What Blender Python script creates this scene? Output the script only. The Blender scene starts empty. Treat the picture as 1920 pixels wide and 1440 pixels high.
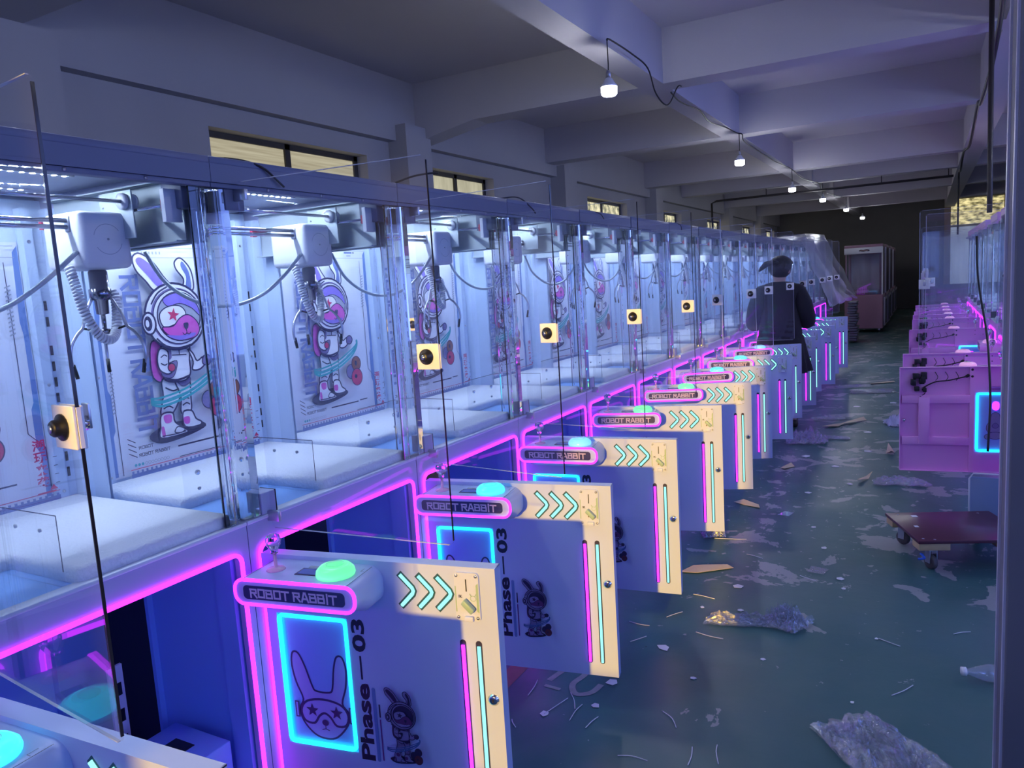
import bpy, bmesh, math, random
from mathutils import Vector, Matrix, noise
random.seed(7)
S = bpy.context.scene
C = S.collection
PI = math.pi
# ------------------------------------------------------------------ camera
cam_d = bpy.data.cameras.new('camera'); cam_d.sensor_width = 36; cam_d.lens = 1411.84/1920*36
cam_d.clip_start = .02; cam_d.clip_end = 200
cam = bpy.data.objects.new('camera', cam_d); C.objects.link(cam); S.camera = cam
_R = Vector((.876, .478, -.061)).normalized(); _F = Vector((-.482, .867, -.130)).normalized()
_U = _R.cross(_F).normalized(); _R = _F.cross(_U).normalized()
cam.matrix_world = Matrix(((_R.x, _U.x, -_F.x, 1.675), (_R.y, _U.y, -_F.y, 0.0), (_R.z, _U.z, -_F.z, 1.58), (0, 0, 0, 1)))
# ------------------------------------------------------------------ world, sun, view
wd = bpy.data.worlds.new('sky'); S.world = wd; wd.use_nodes = True
bg = wd.node_tree.nodes['Background']; bg.inputs[0].default_value = (.17, .28, .90, 1); bg.inputs[1].default_value = 3.4
sun_d = bpy.data.lights.new('low_sun', 'SUN'); sun_d.energy = 5.0; sun_d.color = (1, .58, .05); sun_d.angle = math.radians(1.0)
sun = bpy.data.objects.new('low_sun', sun_d); C.objects.link(sun)
SUN = Vector((-.125, .98, -.168)).normalized()
sun.rotation_euler = SUN.to_track_quat('-Z', 'Y').to_euler()
S.view_settings.view_transform = 'Standard'; S.view_settings.look = 'None'
S.view_settings.exposure = 0.0; S.view_settings.gamma = 1.0; S.view_settings.use_curve_mapping = False
S.cycles.transparent_max_bounces = 80; S.cycles.max_bounces = 14; S.cycles.transmission_bounces = 12; S.cycles.glossy_bounces = 4
S.cycles.caustics_reflective = False; S.cycles.caustics_refractive = False; S.cycles.sample_clamp_indirect = 6
# ------------------------------------------------------------------ materials
_mc = {}
def mat(name, col, rough=.5, metal=0.0, emit=None, es=0.0, spec=.5, bump=0.0, bscale=40.0, var=0.0, vscale=3.0, sheen=0.0):
    if name in _mc: return _mc[name]
    m = bpy.data.materials.new(name); m.use_nodes = True; nt = m.node_tree; b = nt.nodes['Principled BSDF']
    b.inputs['Base Color'].default_value = (*col, 1); b.inputs['Roughness'].default_value = rough; b.inputs['Metallic'].default_value = metal
    b.inputs['Specular IOR Level'].default_value = spec
    if sheen: b.inputs['Sheen Weight'].default_value = sheen
    if emit: b.inputs['Emission Color'].default_value = (*emit, 1); b.inputs['Emission Strength'].default_value = es
    if bump or var:
        tc = nt.nodes.new('ShaderNodeTexCoord'); n = nt.nodes.new('ShaderNodeTexNoise'); n.inputs['Detail'].default_value = 6
        nt.links.new(tc.outputs['Object'], n.inputs['Vector'])
        if bump:
            n.inputs['Scale'].default_value = bscale; bp = nt.nodes.new('ShaderNodeBump'); bp.inputs['Strength'].default_value = bump
            bp.inputs['Distance'].default_value = .01
            nt.links.new(n.outputs[0], bp.inputs['Height']); nt.links.new(bp.outputs[0], b.inputs['Normal'])
        if var:
            n2 = nt.nodes.new('ShaderNodeTexNoise'); n2.inputs['Scale'].default_value = vscale; n2.inputs['Detail'].default_value = 8
            nt.links.new(tc.outputs['Object'], n2.inputs['Vector'])
            mx = nt.nodes.new('ShaderNodeMix'); mx.data_type = 'RGBA'
            mx.inputs['A'].default_value = (*[c*(1-var) for c in col], 1); mx.inputs['B'].default_value = (*[min(1, c*(1+var)) for c in col], 1)
            nt.links.new(n2.outputs[0], mx.inputs['Factor']); nt.links.new(mx.outputs['Result'], b.inputs['Base Color'])
    _mc[name] = m; return m
def emis(name, col, s):
    if name in _mc: return _mc[name]
    m = bpy.data.materials.new(name); m.use_nodes = True; nt = m.node_tree; nt.nodes.clear()
    e = nt.nodes.new('ShaderNodeEmission'); e.inputs[0].default_value = (*col, 1); e.inputs[1].default_value = s
    o = nt.nodes.new('ShaderNodeOutputMaterial'); nt.links.new(e.outputs[0], o.inputs[0]); _mc[name] = m; return m
def clear(name, tint=(1, 1, 1), ior=1.45, rough=.02, haze=0.0, hazecol=(.8, .85, 1), wrinkle=0.0):
    if name in _mc: return _mc[name]
    m = bpy.data.materials.new(name); m.use_nodes = True; nt = m.node_tree; nt.nodes.clear(); L = nt.links.new
    t = nt.nodes.new('ShaderNodeBsdfTransparent'); t.inputs[0].default_value = (*tint, 1)
    g = nt.nodes.new('ShaderNodeBsdfGlossy'); g.inputs['Roughness'].default_value = rough
    fr = nt.nodes.new('ShaderNodeLayerWeight'); fr.inputs['Blend'].default_value = .5; f0 = ((ior-1)/(ior+1))**2
    pw = nt.nodes.new('ShaderNodeMath'); pw.operation = 'POWER'; L(fr.outputs['Facing'], pw.inputs[0]); pw.inputs[1].default_value = 5
    ma = nt.nodes.new('ShaderNodeMath'); ma.operation = 'MULTIPLY_ADD'; L(pw.outputs[0], ma.inputs[0]); ma.inputs[1].default_value = (1-f0)*.8; ma.inputs[2].default_value = f0
    mx = nt.nodes.new('ShaderNodeMixShader'); L(ma.outputs[0], mx.inputs[0]); L(t.outputs[0], mx.inputs[1]); L(g.outputs[0], mx.inputs[2])
    out = mx
    if wrinkle:
        tc = nt.nodes.new('ShaderNodeTexCoord'); n = nt.nodes.new('ShaderNodeTexNoise'); n.inputs['Scale'].default_value = wrinkle; n.inputs['Detail'].default_value = 5
        n.inputs['Distortion'].default_value = 1.5
        bp = nt.nodes.new('ShaderNodeBump'); bp.inputs['Strength'].default_value = 1; bp.inputs['Distance'].default_value = .2/wrinkle
        L(tc.outputs['Object'], n.inputs['Vector']); L(n.outputs[0], bp.inputs['Height']); L(bp.outputs[0], g.inputs['Normal']); L(bp.outputs[0], fr.inputs['Normal'])
    if haze:
        d = nt.nodes.new('ShaderNodeBsdfDiffuse'); d.inputs[0].default_value = (*hazecol, 1)
        m2 = nt.nodes.new('ShaderNodeMixShader'); m2.inputs[0].default_value = haze
        L(mx.outputs[0], m2.inputs[1]); L(d.outputs[0], m2.inputs[2]); out = m2
    o = nt.nodes.new('ShaderNodeOutputMaterial'); L(out.outputs[0], o.inputs[0]); _mc[name] = m; return m
def refr(name, col=(1, 1, 1), rough=0.0, ior=1.45):
    if name in _mc: return _mc[name]
    m = bpy.data.materials.new(name); m.use_nodes = True; nt = m.node_tree; nt.nodes.clear()
    g = nt.nodes.new('ShaderNodeBsdfGlass'); g.inputs['Color'].default_value = (*col, 1); g.inputs['Roughness'].default_value = rough; g.inputs['IOR'].default_value = ior
    o = nt.nodes.new('ShaderNodeOutputMaterial'); nt.links.new(g.outputs[0], o.inputs[0]); _mc[name] = m; return m
M = {}
M['body'] = mat('lavender_paint', (.42, .44, .66), .34)
M['pinkbody'] = mat('pink_paint', (.90, .42, .86), .4)
M['fascia'] = mat('slate_paint', (.15, .165, .26), .4)
M['door'] = mat('pearl_white_paint', (.48, .56, .86), .32)
M['inner'] = mat('inner_blue_panel', (.24, .46, .92), .45)
M['innerdark'] = mat('inner_dark_gap', (.015, .015, .03), .7)  # near-black sheet: the shade of the cabinet's open gap put into its colour
M['back'] = mat('pale_blue_sheet', (.55, .66, .86), .3)
M['ceil_in'] = mat('white_liner', (.70, .74, .86), .3)
M['black'] = mat('black_plastic', (.012, .012, .016), .4)
M['tealslot'] = mat('dark_teal_recess', (.012, .07, .10), .5)
M['chan'] = mat('neon_channel_shade', (.10, .05, .24), .5)
M['coin'] = mat('ivory_plastic', (.56, .62, .84), .3)
M['darkslot'] = mat('dark_groove', (.02, .015, .06), .5)
M['chrome'] = mat('chrome', (.8, .8, .84), .12, 1.0)
M['steel'] = mat('brushed_steel', (.55, .56, .6), .3, 1.0)
M['steelgray'] = mat('galvanised_bracket', (.50, .56, .60), .45, .3)
M['white'] = mat('white_plastic', (.82, .82, .88), .28)
M['fur'] = mat('white_plush', (.82, .84, .92), .95, bump=.5, bscale=90, sheen=.4)
M['pink'] = emis('magenta_neon', (.55, .017, 1.0), 6.0)
M['cyan'] = emis('cyan_neon', (.012, .66, .95), 3.2)
M['cyanw'] = emis('pale_cyan_neon', (.34, 1.0, .95), 1.3)
M['led'] = emis('led_dot', (.60, .76, 1.0), 740)
M['lamp'] = emis('bulb_diffuser', (.88, .92, 1.0), 235)
M['green'] = mat('lit_green_button', (.1, .8, .3), .2, emit=(.16, .85, .32), es=1.0)
M['cyanb'] = mat('lit_cyan_button', (.1, .7, .8), .2, emit=(.05, .72, .85), es=1.2)
M['blueb'] = mat('lit_blue_button', (.2, .5, .9), .2, emit=(.14, .55, 1.0), es=1.1)
M['pane'] = clear('acrylic_pane', (.985, .99, 1.0), haze=.012, hazecol=(.6, .66, 1))
M['edge'] = clear('acrylic_edge_light', (.5, .55, .7), 2.2, .1, haze=.55, hazecol=(.75, .8, .95))  # pale copy of the acrylic edge, bright reflection put into the colour
M['edged'] = mat('acrylic_edge_dark', (.014, .013, .02), .12)  # dark copy of the acrylic edge, dark reflection put into the colour
M['post'] = refr('clear_acrylic_post', (.97, .98, 1))
M['ball'] = refr('clear_knob', (1, .95, 1), .05)
M['blackprint'] = mat('black_print', (.012, .012, .05), .4)
M['ink'] = mat('dark_ink', (.022, .02, .08), .5)
M['paper'] = mat('poster_paper', (.74, .76, .88), .35)
M['pwhite'] = mat('print_white', (.80, .80, .90), .4)
M['pgray'] = mat('print_gray', (.36, .38, .48), .4)
M['pblue'] = mat('print_blue', (.14, .24, .55), .4)
M['pblue2'] = mat('print_slate_blue', (.13, .17, .40), .4)
M['ppurple'] = mat('print_purple', (.24, .17, .62), .4)
M['pmag'] = mat('print_magenta', (.60, .10, .48), .4)
M['pred'] = mat('print_red', (.52, .03, .12), .4)
M['pteal'] = mat('print_teal', (.04, .36, .42), .4)
M['pbrown'] = mat('print_brown', (.25, .08, .05), .4)
M['pshade'] = mat('print_violet_shade', (.18, .15, .34), .4)
M['ddark'] = mat('door_print_dark', (.02, .015, .07), .4)
M['dmid'] = mat('door_print_mid', (.22, .20, .42), .4)
M['dwin'] = mat('door_window_acrylic', (.30, .50, 1.0), .25)
M['plate'] = mat('navy_name_plate', (.035, .03, .13), .35)
M['platelet'] = mat('silver_lettering', (.62, .50, .72), .4)
M['greenp'] = mat('pale_green_plastic', (.32, .46, .36), .4)
M['wall'] = mat('painted_plaster', (.40, .39, .42), .8, bump=.15, bscale=12, var=.08, vscale=1.2)
M['ceiling'] = mat('painted_concrete', (.50, .48, .52), .8, bump=.1, bscale=9, var=.07, vscale=.9)
M['farwall'] = mat('far_wall_paint', (.17, .16, .155), .8, var=.1)
M['col'] = mat('column_paint', (.17, .165, .22), .6, bump=.15, bscale=14, var=.06, vscale=2)
M['frame'] = mat('dark_window_frame', (.03, .025, .025), .5)
M['cable'] = mat('black_cable', (.012, .012, .014), .5)
M['scrap'] = mat('white_scrap', (.72, .74, .80), .6)
M['card'] = mat('yellowed_card', (.62, .52, .34), .7, var=.12, vscale=20)
M['film'] = clear('plastic_film', (.95, .97, 1), 2.9, .16, haze=.07, hazecol=(.75, .8, .95), wrinkle=30)
M['drape'] = clear('cloudy_film', (.9, .9, .95), 1.4, .25, haze=.48, hazecol=(.66, .67, .78), wrinkle=2.5)
# ------------------------------------------------------------------ mesh builder
class MB:
    def __init__(s): s.v = []; s.f = []; s.m = []; s.sm = []; s.mats = []
    def mi(s, m):
        if m not in s.mats: s.mats.append(m)
        return s.mats.index(m)
    def add(s, vs, fs, m, smooth=False):
        o = len(s.v); s.v += [tuple(v) for v in vs]; k = s.mi(m)
        for f in fs: s.f.append(tuple(o+i for i in f)); s.m.append(k); s.sm.append(smooth)
        return s
    def box(s, x0, x1, y0, y1, z0, z1, m, r=0.0, seg=2, tf=None):
        if r <= 0:
            vs = [(x, y, z) for x in (x0, x1) for y in (y0, y1) for z in (z0, z1)]
            fs = [(0, 1, 3, 2), (4, 6, 7, 5), (0, 4, 5, 1), (2, 3, 7, 6), (0, 2, 6, 4), (1, 5, 7, 3)]
        else:
            bm = bmesh.new(); bmesh.ops.create_cube(bm, size=1)
            for v in bm.verts: v.co = Vector(((x0+x1)/2+v.co.x*(x1-x0), (y0+y1)/2+v.co.y*(y1-y0), (z0+z1)/2+v.co.z*(z1-z0)))
            bmesh.ops.bevel(bm, geom=bm.edges[:], offset=r, segments=seg, profile=.5, affect='EDGES')
            vs = [v.co.copy() for v in bm.verts]; bm.verts.index_update(); fs = [tuple(v.index for v in f.verts) for f in bm.faces]; bm.free()
        if tf: vs = [tf(v) for v in vs]
        return s.add(vs, fs, m, r > 0)
    def tube(s, pts, r, m, n=8, closed=False, cap=True, flat=1.0):
        pts = [Vector(p) for p in pts]; N = len(pts); vs = []; fs = []
        rr = r if hasattr(r, '__len__') else [r]*N
        tn = []
        for i in range(N):
            a = pts[(i-1) % N] if (closed or i > 0) else pts[i]; b = pts[(i+1) % N] if (closed or i < N-1) else pts[i]
            t = (b-a); tn.append(t.normalized() if t.length > 1e-9 else Vector((0, 0, 1)))
        up = Vector((0, 0, 1)) if abs(tn[0].z) < .9 else Vector((1, 0, 0))
        nrm = (up-tn[0]*up.dot(tn[0])).normalized()
        for i in range(N):
            nrm = nrm-tn[i]*nrm.dot(tn[i])
            nrm = nrm.normalized() if nrm.length > 1e-6 else tn[i].orthogonal().normalized()
            b = tn[i].cross(nrm)
            for k in range(n):
                a = 2*PI*k/n; vs.append(pts[i]+nrm*math.cos(a)*rr[i]+b*math.sin(a)*rr[i]*flat)
        for i in range(N if closed else N-1):
            for k in range(n):
                j = (i+1) % N; fs.append((i*n+k, i*n+(k+1) % n, j*n+(k+1) % n, j*n+k))
        if cap and not closed:
            fs.append(tuple(range(n))[::-1]); fs.append(tuple((N-1)*n+k for k in range(n)))
        return s.add(vs, fs, m, True)
    def lathe(s, prof, c, m, n=20, axis='z', smooth=True):
        vs = []; fs = []
        for (r, h) in prof:
            for k in range(n):
                a = 2*PI*k/n; p = (r*math.cos(a), r*math.sin(a), h)
                if axis == 'x': p = (h, p[0], p[1])
                if axis == 'y': p = (p[0], h, p[1])
                vs.append((c[0]+p[0], c[1]+p[1], c[2]+p[2]))
        for i in range(len(prof)-1):
            for k in range(n): fs.append((i*n+k, i*n+(k+1) % n, (i+1)*n+(k+1) % n, (i+1)*n+k))
        fs.append(tuple(range(n))[::-1]); fs.append(tuple((len(prof)-1)*n+k for k in range(n)))
        return s.add(vs, fs, m, smooth)
    def grid(s, rows, m, smooth=True, closed=False):
        nr = len(rows); nc = len(rows[0]); vs = [p for r in rows for p in r]
        fs = [(i*nc+j, i*nc+(j+1) % nc, (i+1)*nc+(j+1) % nc, (i+1)*nc+j) for i in range(nr-1) for j in range(nc if closed else nc-1)]
        return s.add(vs, fs, m, smooth)
    def build(s, name, parent=None, loc=(0, 0, 0)):
        me = bpy.data.meshes.new(name); me.from_pydata([tuple(v) for v in s.v], [], s.f)
        for m in s.mats: me.materials.append(m)
        me.polygons.foreach_set('material_index', s.m); me.polygons.foreach_set('use_smooth', s.sm)
        me.update()
        o = bpy.data.objects.new(name, me); C.objects.link(o)
        if parent: o.parent = parent
        o.location = loc
        return o
def tag(o, label=None, cat=None, group=None, kind=None):
    if label: o['label'] = label
    if cat: o['category'] = cat
    if group: o['group'] = group
    if kind: o['kind'] = kind
    return o
def thing(name, label, cat, loc=(0, 0, 0), rz=0, group=None):
    o = bpy.data.objects.new(name, None); C.objects.link(o); o.location = loc; o.rotation_euler = (0, 0, rz); o.empty_display_size = .1
    return tag(o, label, cat, group)
def copy_tree(o, parent=None):
    c = o.copy(); C.objects.link(c)
    if parent: c.parent = parent
    for ch in o.children: copy_tree(ch, c)
    return c
def find(o, name):
    for ch in o.children:
        if ch.name.split('.')[0] == name: return ch
# ---- flat artwork on a plane: mapping (u, v, w) -> 3D, w = layer height
def smooth_closed(pts, n=5):
    out = []; N = len(pts)
    for i in range(N):
        p0, p1, p2, p3 = pts[(i-1) % N], pts[i], pts[(i+1) % N], pts[(i+2) % N]
        for k in range(n):
            t = k/n
            out.append(tuple(.5*((2*p1[a])+(-p0[a]+p2[a])*t+(2*p0[a]-5*p1[a]+4*p2[a]-p3[a])*t*t+(-p0[a]+3*p1[a]-3*p2[a]+p3[a])*t**3) for a in (0, 1)))
    return out
def smooth_open(pts, n=6, dim=3):
    out = []; N = len(pts)
    for i in range(N-1):
        p0, p1, p2, p3 = pts[max(i-1, 0)], pts[i], pts[i+1], pts[min(i+2, N-1)]
        for k in range(n):
            t = k/n
            out.append(tuple(.5*((2*p1[a])+(-p0[a]+p2[a])*t+(2*p0[a]-5*p1[a]+4*p2[a]-p3[a])*t*t+(-p0[a]+3*p1[a]-3*p2[a]+p3[a])*t**3) for a in range(dim)))
    out.append(tuple(pts[-1])); return out
class Art:
    def __init__(s, mb, f, step=.00025): s.mb = mb; s.f = f; s.w = step; s.step = step
    def poly(s, pts, m):
        s.mb.add([s.f(u, v, s.w) for u, v in pts], [tuple(range(len(pts)))], m); s.w += s.step
    def shape(s, pts, m, line=None, lw=.004, n=5):
        q = smooth_closed(pts, n); s.poly(q, m)
        if line: s.line(q, lw, line, True)
    def line(s, pts, w, m, closed=False):
        N = len(pts); vs = []
        for i in range(N):
            a = pts[(i-1) % N] if (closed or i) else pts[i]; b = pts[(i+1) % N] if (closed or i < N-1) else pts[i]
            dx, dy = b[0]-a[0], b[1]-a[1]; L = math.hypot(dx, dy) or 1; nx, ny = -dy/L*w/2, dx/L*w/2
            if closed or 0 < i < N-1:
                c = pts[i]; d1 = (c[0]-a[0], c[1]-a[1]); l1 = math.hypot(*d1) or 1
                cosv = abs((-d1[1]/l1)*(-dy/L)+(d1[0]/l1)*(dx/L)); k = 1/max(.5, cosv); nx *= k; ny *= k
            vs += [s.f(pts[i][0]+nx, pts[i][1]+ny, s.w), s.f(pts[i][0]-nx, pts[i][1]-ny, s.w)]
        fs = [(2*i, 2*i+1, (2*i+3) % (2*N), (2*i+2) % (2*N)) for i in range(N if closed else N-1)]
        s.mb.add(vs, fs, m); s.w += s.step
    def ell(s, cx, cy, rx, ry, m, line=None, lw=.004, rot=0, n=28):
        pts = []
        for k in range(n):
            a = 2*PI*k/n; x, y = rx*math.cos(a), ry*math.sin(a); pts.append((cx+x*math.cos(rot)-y*math.sin(rot), cy+x*math.sin(rot)+y*math.cos(rot)))
        s.poly(pts, m)
        if line: s.line(pts, lw, line, True)
    def rect(s, x0, y0, x1, y1, m): s.poly([(x0, y0), (x1, y0), (x1, y1), (x0, y1)], m)
    def star(s, cx, cy, r, m, rot=0):
        s.poly([(cx+(r if k % 2 == 0 else r*.42)*math.sin(rot+k*PI/5), cy+(r if k % 2 == 0 else r*.42)*math.cos(rot+k*PI/5)) for k in range(10)], m)
    def mesh2d(s, vs, fs, m, tf):
        s.mb.add([s.f(*tf(x, y), s.w) for x, y in vs], fs, m); s.w += s.step
_tx = {}
def text2d(t, bold=0.0):
    if (t, bold) in _tx: return _tx[(t, bold)]
    cu = bpy.data.curves.new('lettering', 'FONT'); cu.body = t; cu.size = 1; cu.offset = bold; cu.resolution_u = 3
    ob = bpy.data.objects.new('lettering', cu); C.objects.link(ob)
    dg = bpy.context.evaluated_depsgraph_get(); me = ob.evaluated_get(dg).to_mesh()
    vs = [(v.co.x, v.co.y) for v in me.vertices]; fs = [tuple(p.vertices) for p in me.polygons]
    bpy.data.objects.remove(ob); bpy.data.curves.remove(cu)
    x0 = min(v[0] for v in vs); x1 = max(v[0] for v in vs); y0 = min(v[1] for v in vs); y1 = max(v[1] for v in vs)
    _tx[(t, bold)] = ([((x-x0)/(x1-x0), (y-y0)/(y1-y0)) for x, y in vs], fs, (x1-x0)/(y1-y0)); return _tx[(t, bold)]
# angular block letters, each a list of strokes in a 1 x 1 cell
TECH = {'R': [[(0, .86), (.86, .86), (.86, .5), (.2, .5)], [(.45, .5), (.92, 0)], [(.07, .68), (.07, 0)]],
        'O': [[(.07, .07), (.07, .9), (.9, .9), (.9, .07), (.07, .07)]],
        'B': [[(.07, .62), (.07, .05), (.88, .05), (.88, .5), (.2, .5)], [(0, .88), (.82, .88), (.82, .5)]],
        'T': [[(0, .88), (.98, .88)], [(.5, .88), (.5, 0)]],
        'A': [[(.05, 0), (.4, .93), (.58, .93), (.95, 0)], [(.25, .3), (.75, .3)]],
        'I': [[(.5, 1), (.5, 0)]]}
def tech(art, text, tf, m, sw=.17, gap=.16):
    x = 0; cells = []
    for ch in text:
        w = .5 if ch == ' ' else (.3 if ch == 'I' else 1.0)
        cells.append((ch, x, w)); x += w+(0 if ch == ' ' else gap)
    tot = x-gap
    for ch, x0, w in cells:
        for st in TECH.get(ch, []):
            pts = [((x0+(p[0] if ch != 'I' else .15))/tot, p[1]) for p in st]
            # stroke as quads in cell space (sw relative to height / advance)
            for a, b in zip(pts, pts[1:]):
                A = tf(*a); B = tf(*b); dx, dy = B[0]-A[0], B[1]-A[1]; L = math.hypot(dx, dy) or 1
                H = math.dist(tf(0, 0), tf(0, 1)); hw = sw*H/2; ux, uy = dx/L*hw, dy/L*hw; nx, ny = -uy, ux
                q = [(A[0]-ux+nx, A[1]-uy+ny), (A[0]-ux-nx, A[1]-uy-ny), (B[0]+ux-nx, B[1]+uy-ny), (B[0]+ux+nx, B[1]+uy+ny)]
                art.mb.add([art.f(u, v, art.w) for u, v in q], [(0, 1, 2, 3)], m)
                art.w += art.step*.03
    art.w += art.step
def rrect(x0, x1, y0, y1, r, n=5):
    out = []
    for cx, cy, a0 in ((x1-r, y1-r, 0), (x0+r, y1-r, PI/2), (x0+r, y0+r, PI), (x1-r, y0+r, 1.5*PI)):
        for k in range(n+1):
            a = a0+PI/2*k/n; out.append((cx+r*math.cos(a), cy+r*math.sin(a)))
    return out
def prism(mb, pts, h0, h1, f, m, mside=None):
    n = len(pts); vs = [f(u, v, h0) for u, v in pts]+[f(u, v, h1) for u, v in pts]
    mb.add(vs, [tuple(range(n))[::-1], tuple(range(n, 2*n))], m)
    mb.add(vs, [(i, (i+1) % n, n+(i+1) % n, n+i) for i in range(n)], mside or m)
# ------------------------------------------------------------------ setting
def struct(o): o['kind'] = 'structure'; return o
ZC = 3.65; BZ = 3.2
def floor_mat():
    m = bpy.data.materials.new('worn_green_floor_paint'); m.use_nodes = True; nt = m.node_tree; b = nt.nodes['Principled BSDF']; L = nt.links.new
    geo = nt.nodes.new('ShaderNodeNewGeometry')
    def nz(scale, detail=6, dist=0.0, rough=.55):
        n = nt.nodes.new('ShaderNodeTexNoise'); n.inputs['Scale'].default_value = scale; n.inputs['Detail'].default_value = detail
        n.inputs['Distortion'].default_value = dist; n.inputs['Roughness'].default_value = rough; L(geo.outputs['Position'], n.inputs['Vector']); return n
    def ramp(src, a, c):
        r = nt.nodes.new('ShaderNodeMapRange'); r.inputs[1].default_value = a; r.inputs[2].default_value = c; L(src, r.inputs[0]); return r.outputs[0]
    def mix(f, A, B):
        x = nt.nodes.new('ShaderNodeMix'); x.data_type = 'RGBA'
        if hasattr(f, 'links'): L(f, x.inputs['Factor'])
        else: x.inputs['Factor'].default_value = f
        for k, v in (('A', A), ('B', B)):
            if hasattr(v, 'links'): L(v, x.inputs[k])
            else: x.inputs[k].default_value = (*v, 1)
        return x.outputs['Result']
    base = mix(ramp(nz(.9).outputs[0], .3, .7), (.035, .115, .105), (.05, .13, .15))
    base = mix(ramp(nz(6, 8).outputs[0], .45, .75), base, (.06, .135, .14))
    # peeled patches: dense in the middle of the aisle, rare near the camera end
    sep = nt.nodes.new('ShaderNodeSeparateXYZ'); L(geo.outputs['Position'], sep.inputs[0])
    dens = ramp(sep.outputs[1], 2.5, 4.4)
    big = nz(3.2, 7, .6, .6); md = nt.nodes.new('ShaderNodeMath'); md.operation = 'MULTIPLY_ADD'; L(dens, md.inputs[0]); md.inputs[1].default_value = .085; L(big.outputs[0], md.inputs[2])
    patch = ramp(md.outputs[0], .655, .662)
    sm = nz(17, 4, .3); ms = nt.nodes.new('ShaderNodeMath'); ms.operation = 'MULTIPLY_ADD'; L(dens, ms.inputs[0]); ms.inputs[1].default_value = .07; L(sm.outputs[0], ms.inputs[2])
    patch2 = ramp(ms.outputs[0], .73, .735)
    mx = nt.nodes.new('ShaderNodeMath'); mx.operation = 'MAXIMUM'; L(patch, mx.inputs[0]); L(patch2, mx.inputs[1])
    col = mix(mx.outputs[0], base, (.27, .29, .31))
    spots = ramp(nz(9, 2, 0).outputs[0], .245, .235); col = mix(spots, col, (.01, .02, .025))
    L(col, b.inputs['Base Color'])
    rr = nt.nodes.new('ShaderNodeMapRange'); rr.inputs[3].default_value = .27; rr.inputs[4].default_value = .5; L(nz(2.5, 8).outputs[0], rr.inputs[0]); L(rr.outputs[0], b.inputs['Roughness'])
    bp = nt.nodes.new('ShaderNodeBump'); bp.inputs['Strength'].default_value = .12; bp.inputs['Distance'].default_value = .01; L(nz(14, 6).outputs[0], bp.inputs['Height']); L(bp.outputs[0], b.inputs['Normal'])
    return m
fl = MB().box(-3.1, 6.1, -3.2, 28.6, -.1, 0, floor_mat()).build('floor'); struct(fl)
struct(MB().box(-3.1, 6.1, -3.2, 28.6, ZC, ZC+.15, M['ceiling']).build('ceiling'))
# left wall with high windows
WX = -3.0
wins = [(4.03, 5.85), (6.9, 8.26), (11.2, 13.0), (14.75, 16.4), (18.6, 20.2), (22.6, 24.2), (26.2, 27.8)]
wb = MB(); ylast = -3.2
for a, b in wins:
    wb.box(WX-.25, WX, ylast, a, 0, ZC, M['wall']); wb.box(WX-.25, WX, a, b, 0, 2.2, M['wall']); wb.box(WX-.25, WX, a, b, 2.885, ZC, M['wall']); ylast = b
wb.box(WX-.25, WX, ylast, 28.6, 0, ZC, M['wall'])
wb.box(WX, WX+.10, -3.2, 28.4, 3.05, ZC, M['wall'])
struct(wb.build('wall_left'))
def glow_mat(name, a, b_, s, scale):
    m = bpy.data.materials.new(name); m.use_nodes = True; nt = m.node_tree; nt.nodes.clear(); L = nt.links.new
    tc = nt.nodes.new('ShaderNodeTexCoord'); mp = nt.nodes.new('ShaderNodeMapping'); mp.inputs['Scale'].default_value = scale
    n = nt.nodes.new('ShaderNodeTexNoise'); n.inputs['Scale'].default_value = 1; n.inputs['Detail'].default_value = 6
    r = nt.nodes.new('ShaderNodeMapRange'); r.inputs[1].default_value = .35; r.inputs[2].default_value = .65
    x = nt.nodes.new('ShaderNodeMix'); x.data_type = 'RGBA'; x.inputs['A'].default_value = (*a, 1); x.inputs['B'].default_value = (*b_, 1)
    e = nt.nodes.new('ShaderNodeEmission'); e.inputs[1].default_value = s; o = nt.nodes.new('ShaderNodeOutputMaterial')
    L(tc.outputs['Object'], mp.inputs[0]); L(mp.outputs[0], n.inputs['Vector']); L(n.outputs[0], r.inputs[0]); L(r.outputs[0], x.inputs['Factor']); L(x.outputs['Result'], e.inputs[0]); L(e.outputs[0], o.inputs[0])
    return m
g_frost = glow_mat('daylit_ribbed_glass', (.36, .32, .22), (.50, .46, .33), 1.0, (3, 1.5, 60))
g_frost2 = glow_mat('daylit_dusty_glass', (.36, .34, .24), (.55, .52, .38), 1.0, (2, 8, 2))
g_tree = glow_mat('daylit_foliage_glass', (.08, .10, .07), (1.1, 1.0, .62), 1.0, (9, 9, 9))
for i, (a, b) in enumerate(wins):
    w = MB(); g = [g_frost, g_frost2, g_tree, g_tree][min(i, 3)]; x0 = WX-.17
    for y0, y1 in ((a, a+.05), (b-.05, b), ((a+b)/2-.03, (a+b)/2+.03)): w.box(x0, x0+.05, y0, y1, 2.2, 2.885, M['frame'])
    w.box(x0, x0+.05, a, b, 2.84, 2.885, M['frame']); w.box(x0, x0+.05, a, b, 2.2, 2.24, M['frame'])
    w.box(x0+.018, x0+.03, a+.04, b-.04, 2.23, 2.85, g)
    struct(w.build('window_%d' % (i+1)))
struct(MB().box(-3.1, 6.1, 28.4, 28.6, 0, ZC, M['farwall']).build('wall_far'))
g_day = glow_mat('daylit_trees', (.10, .09, .04), (1.0, .86, .42), 1.0, (6, 1, 12))
fw = MB()
for x0, x1 in ((2.14, 2.32), (3.75, 3.85), (5.2, 5.3)): fw.box(x0, x1, 28.3, 28.39, .75, 3.44, mat('ochre_frame', (.42, .27, .12), .6))
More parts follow.
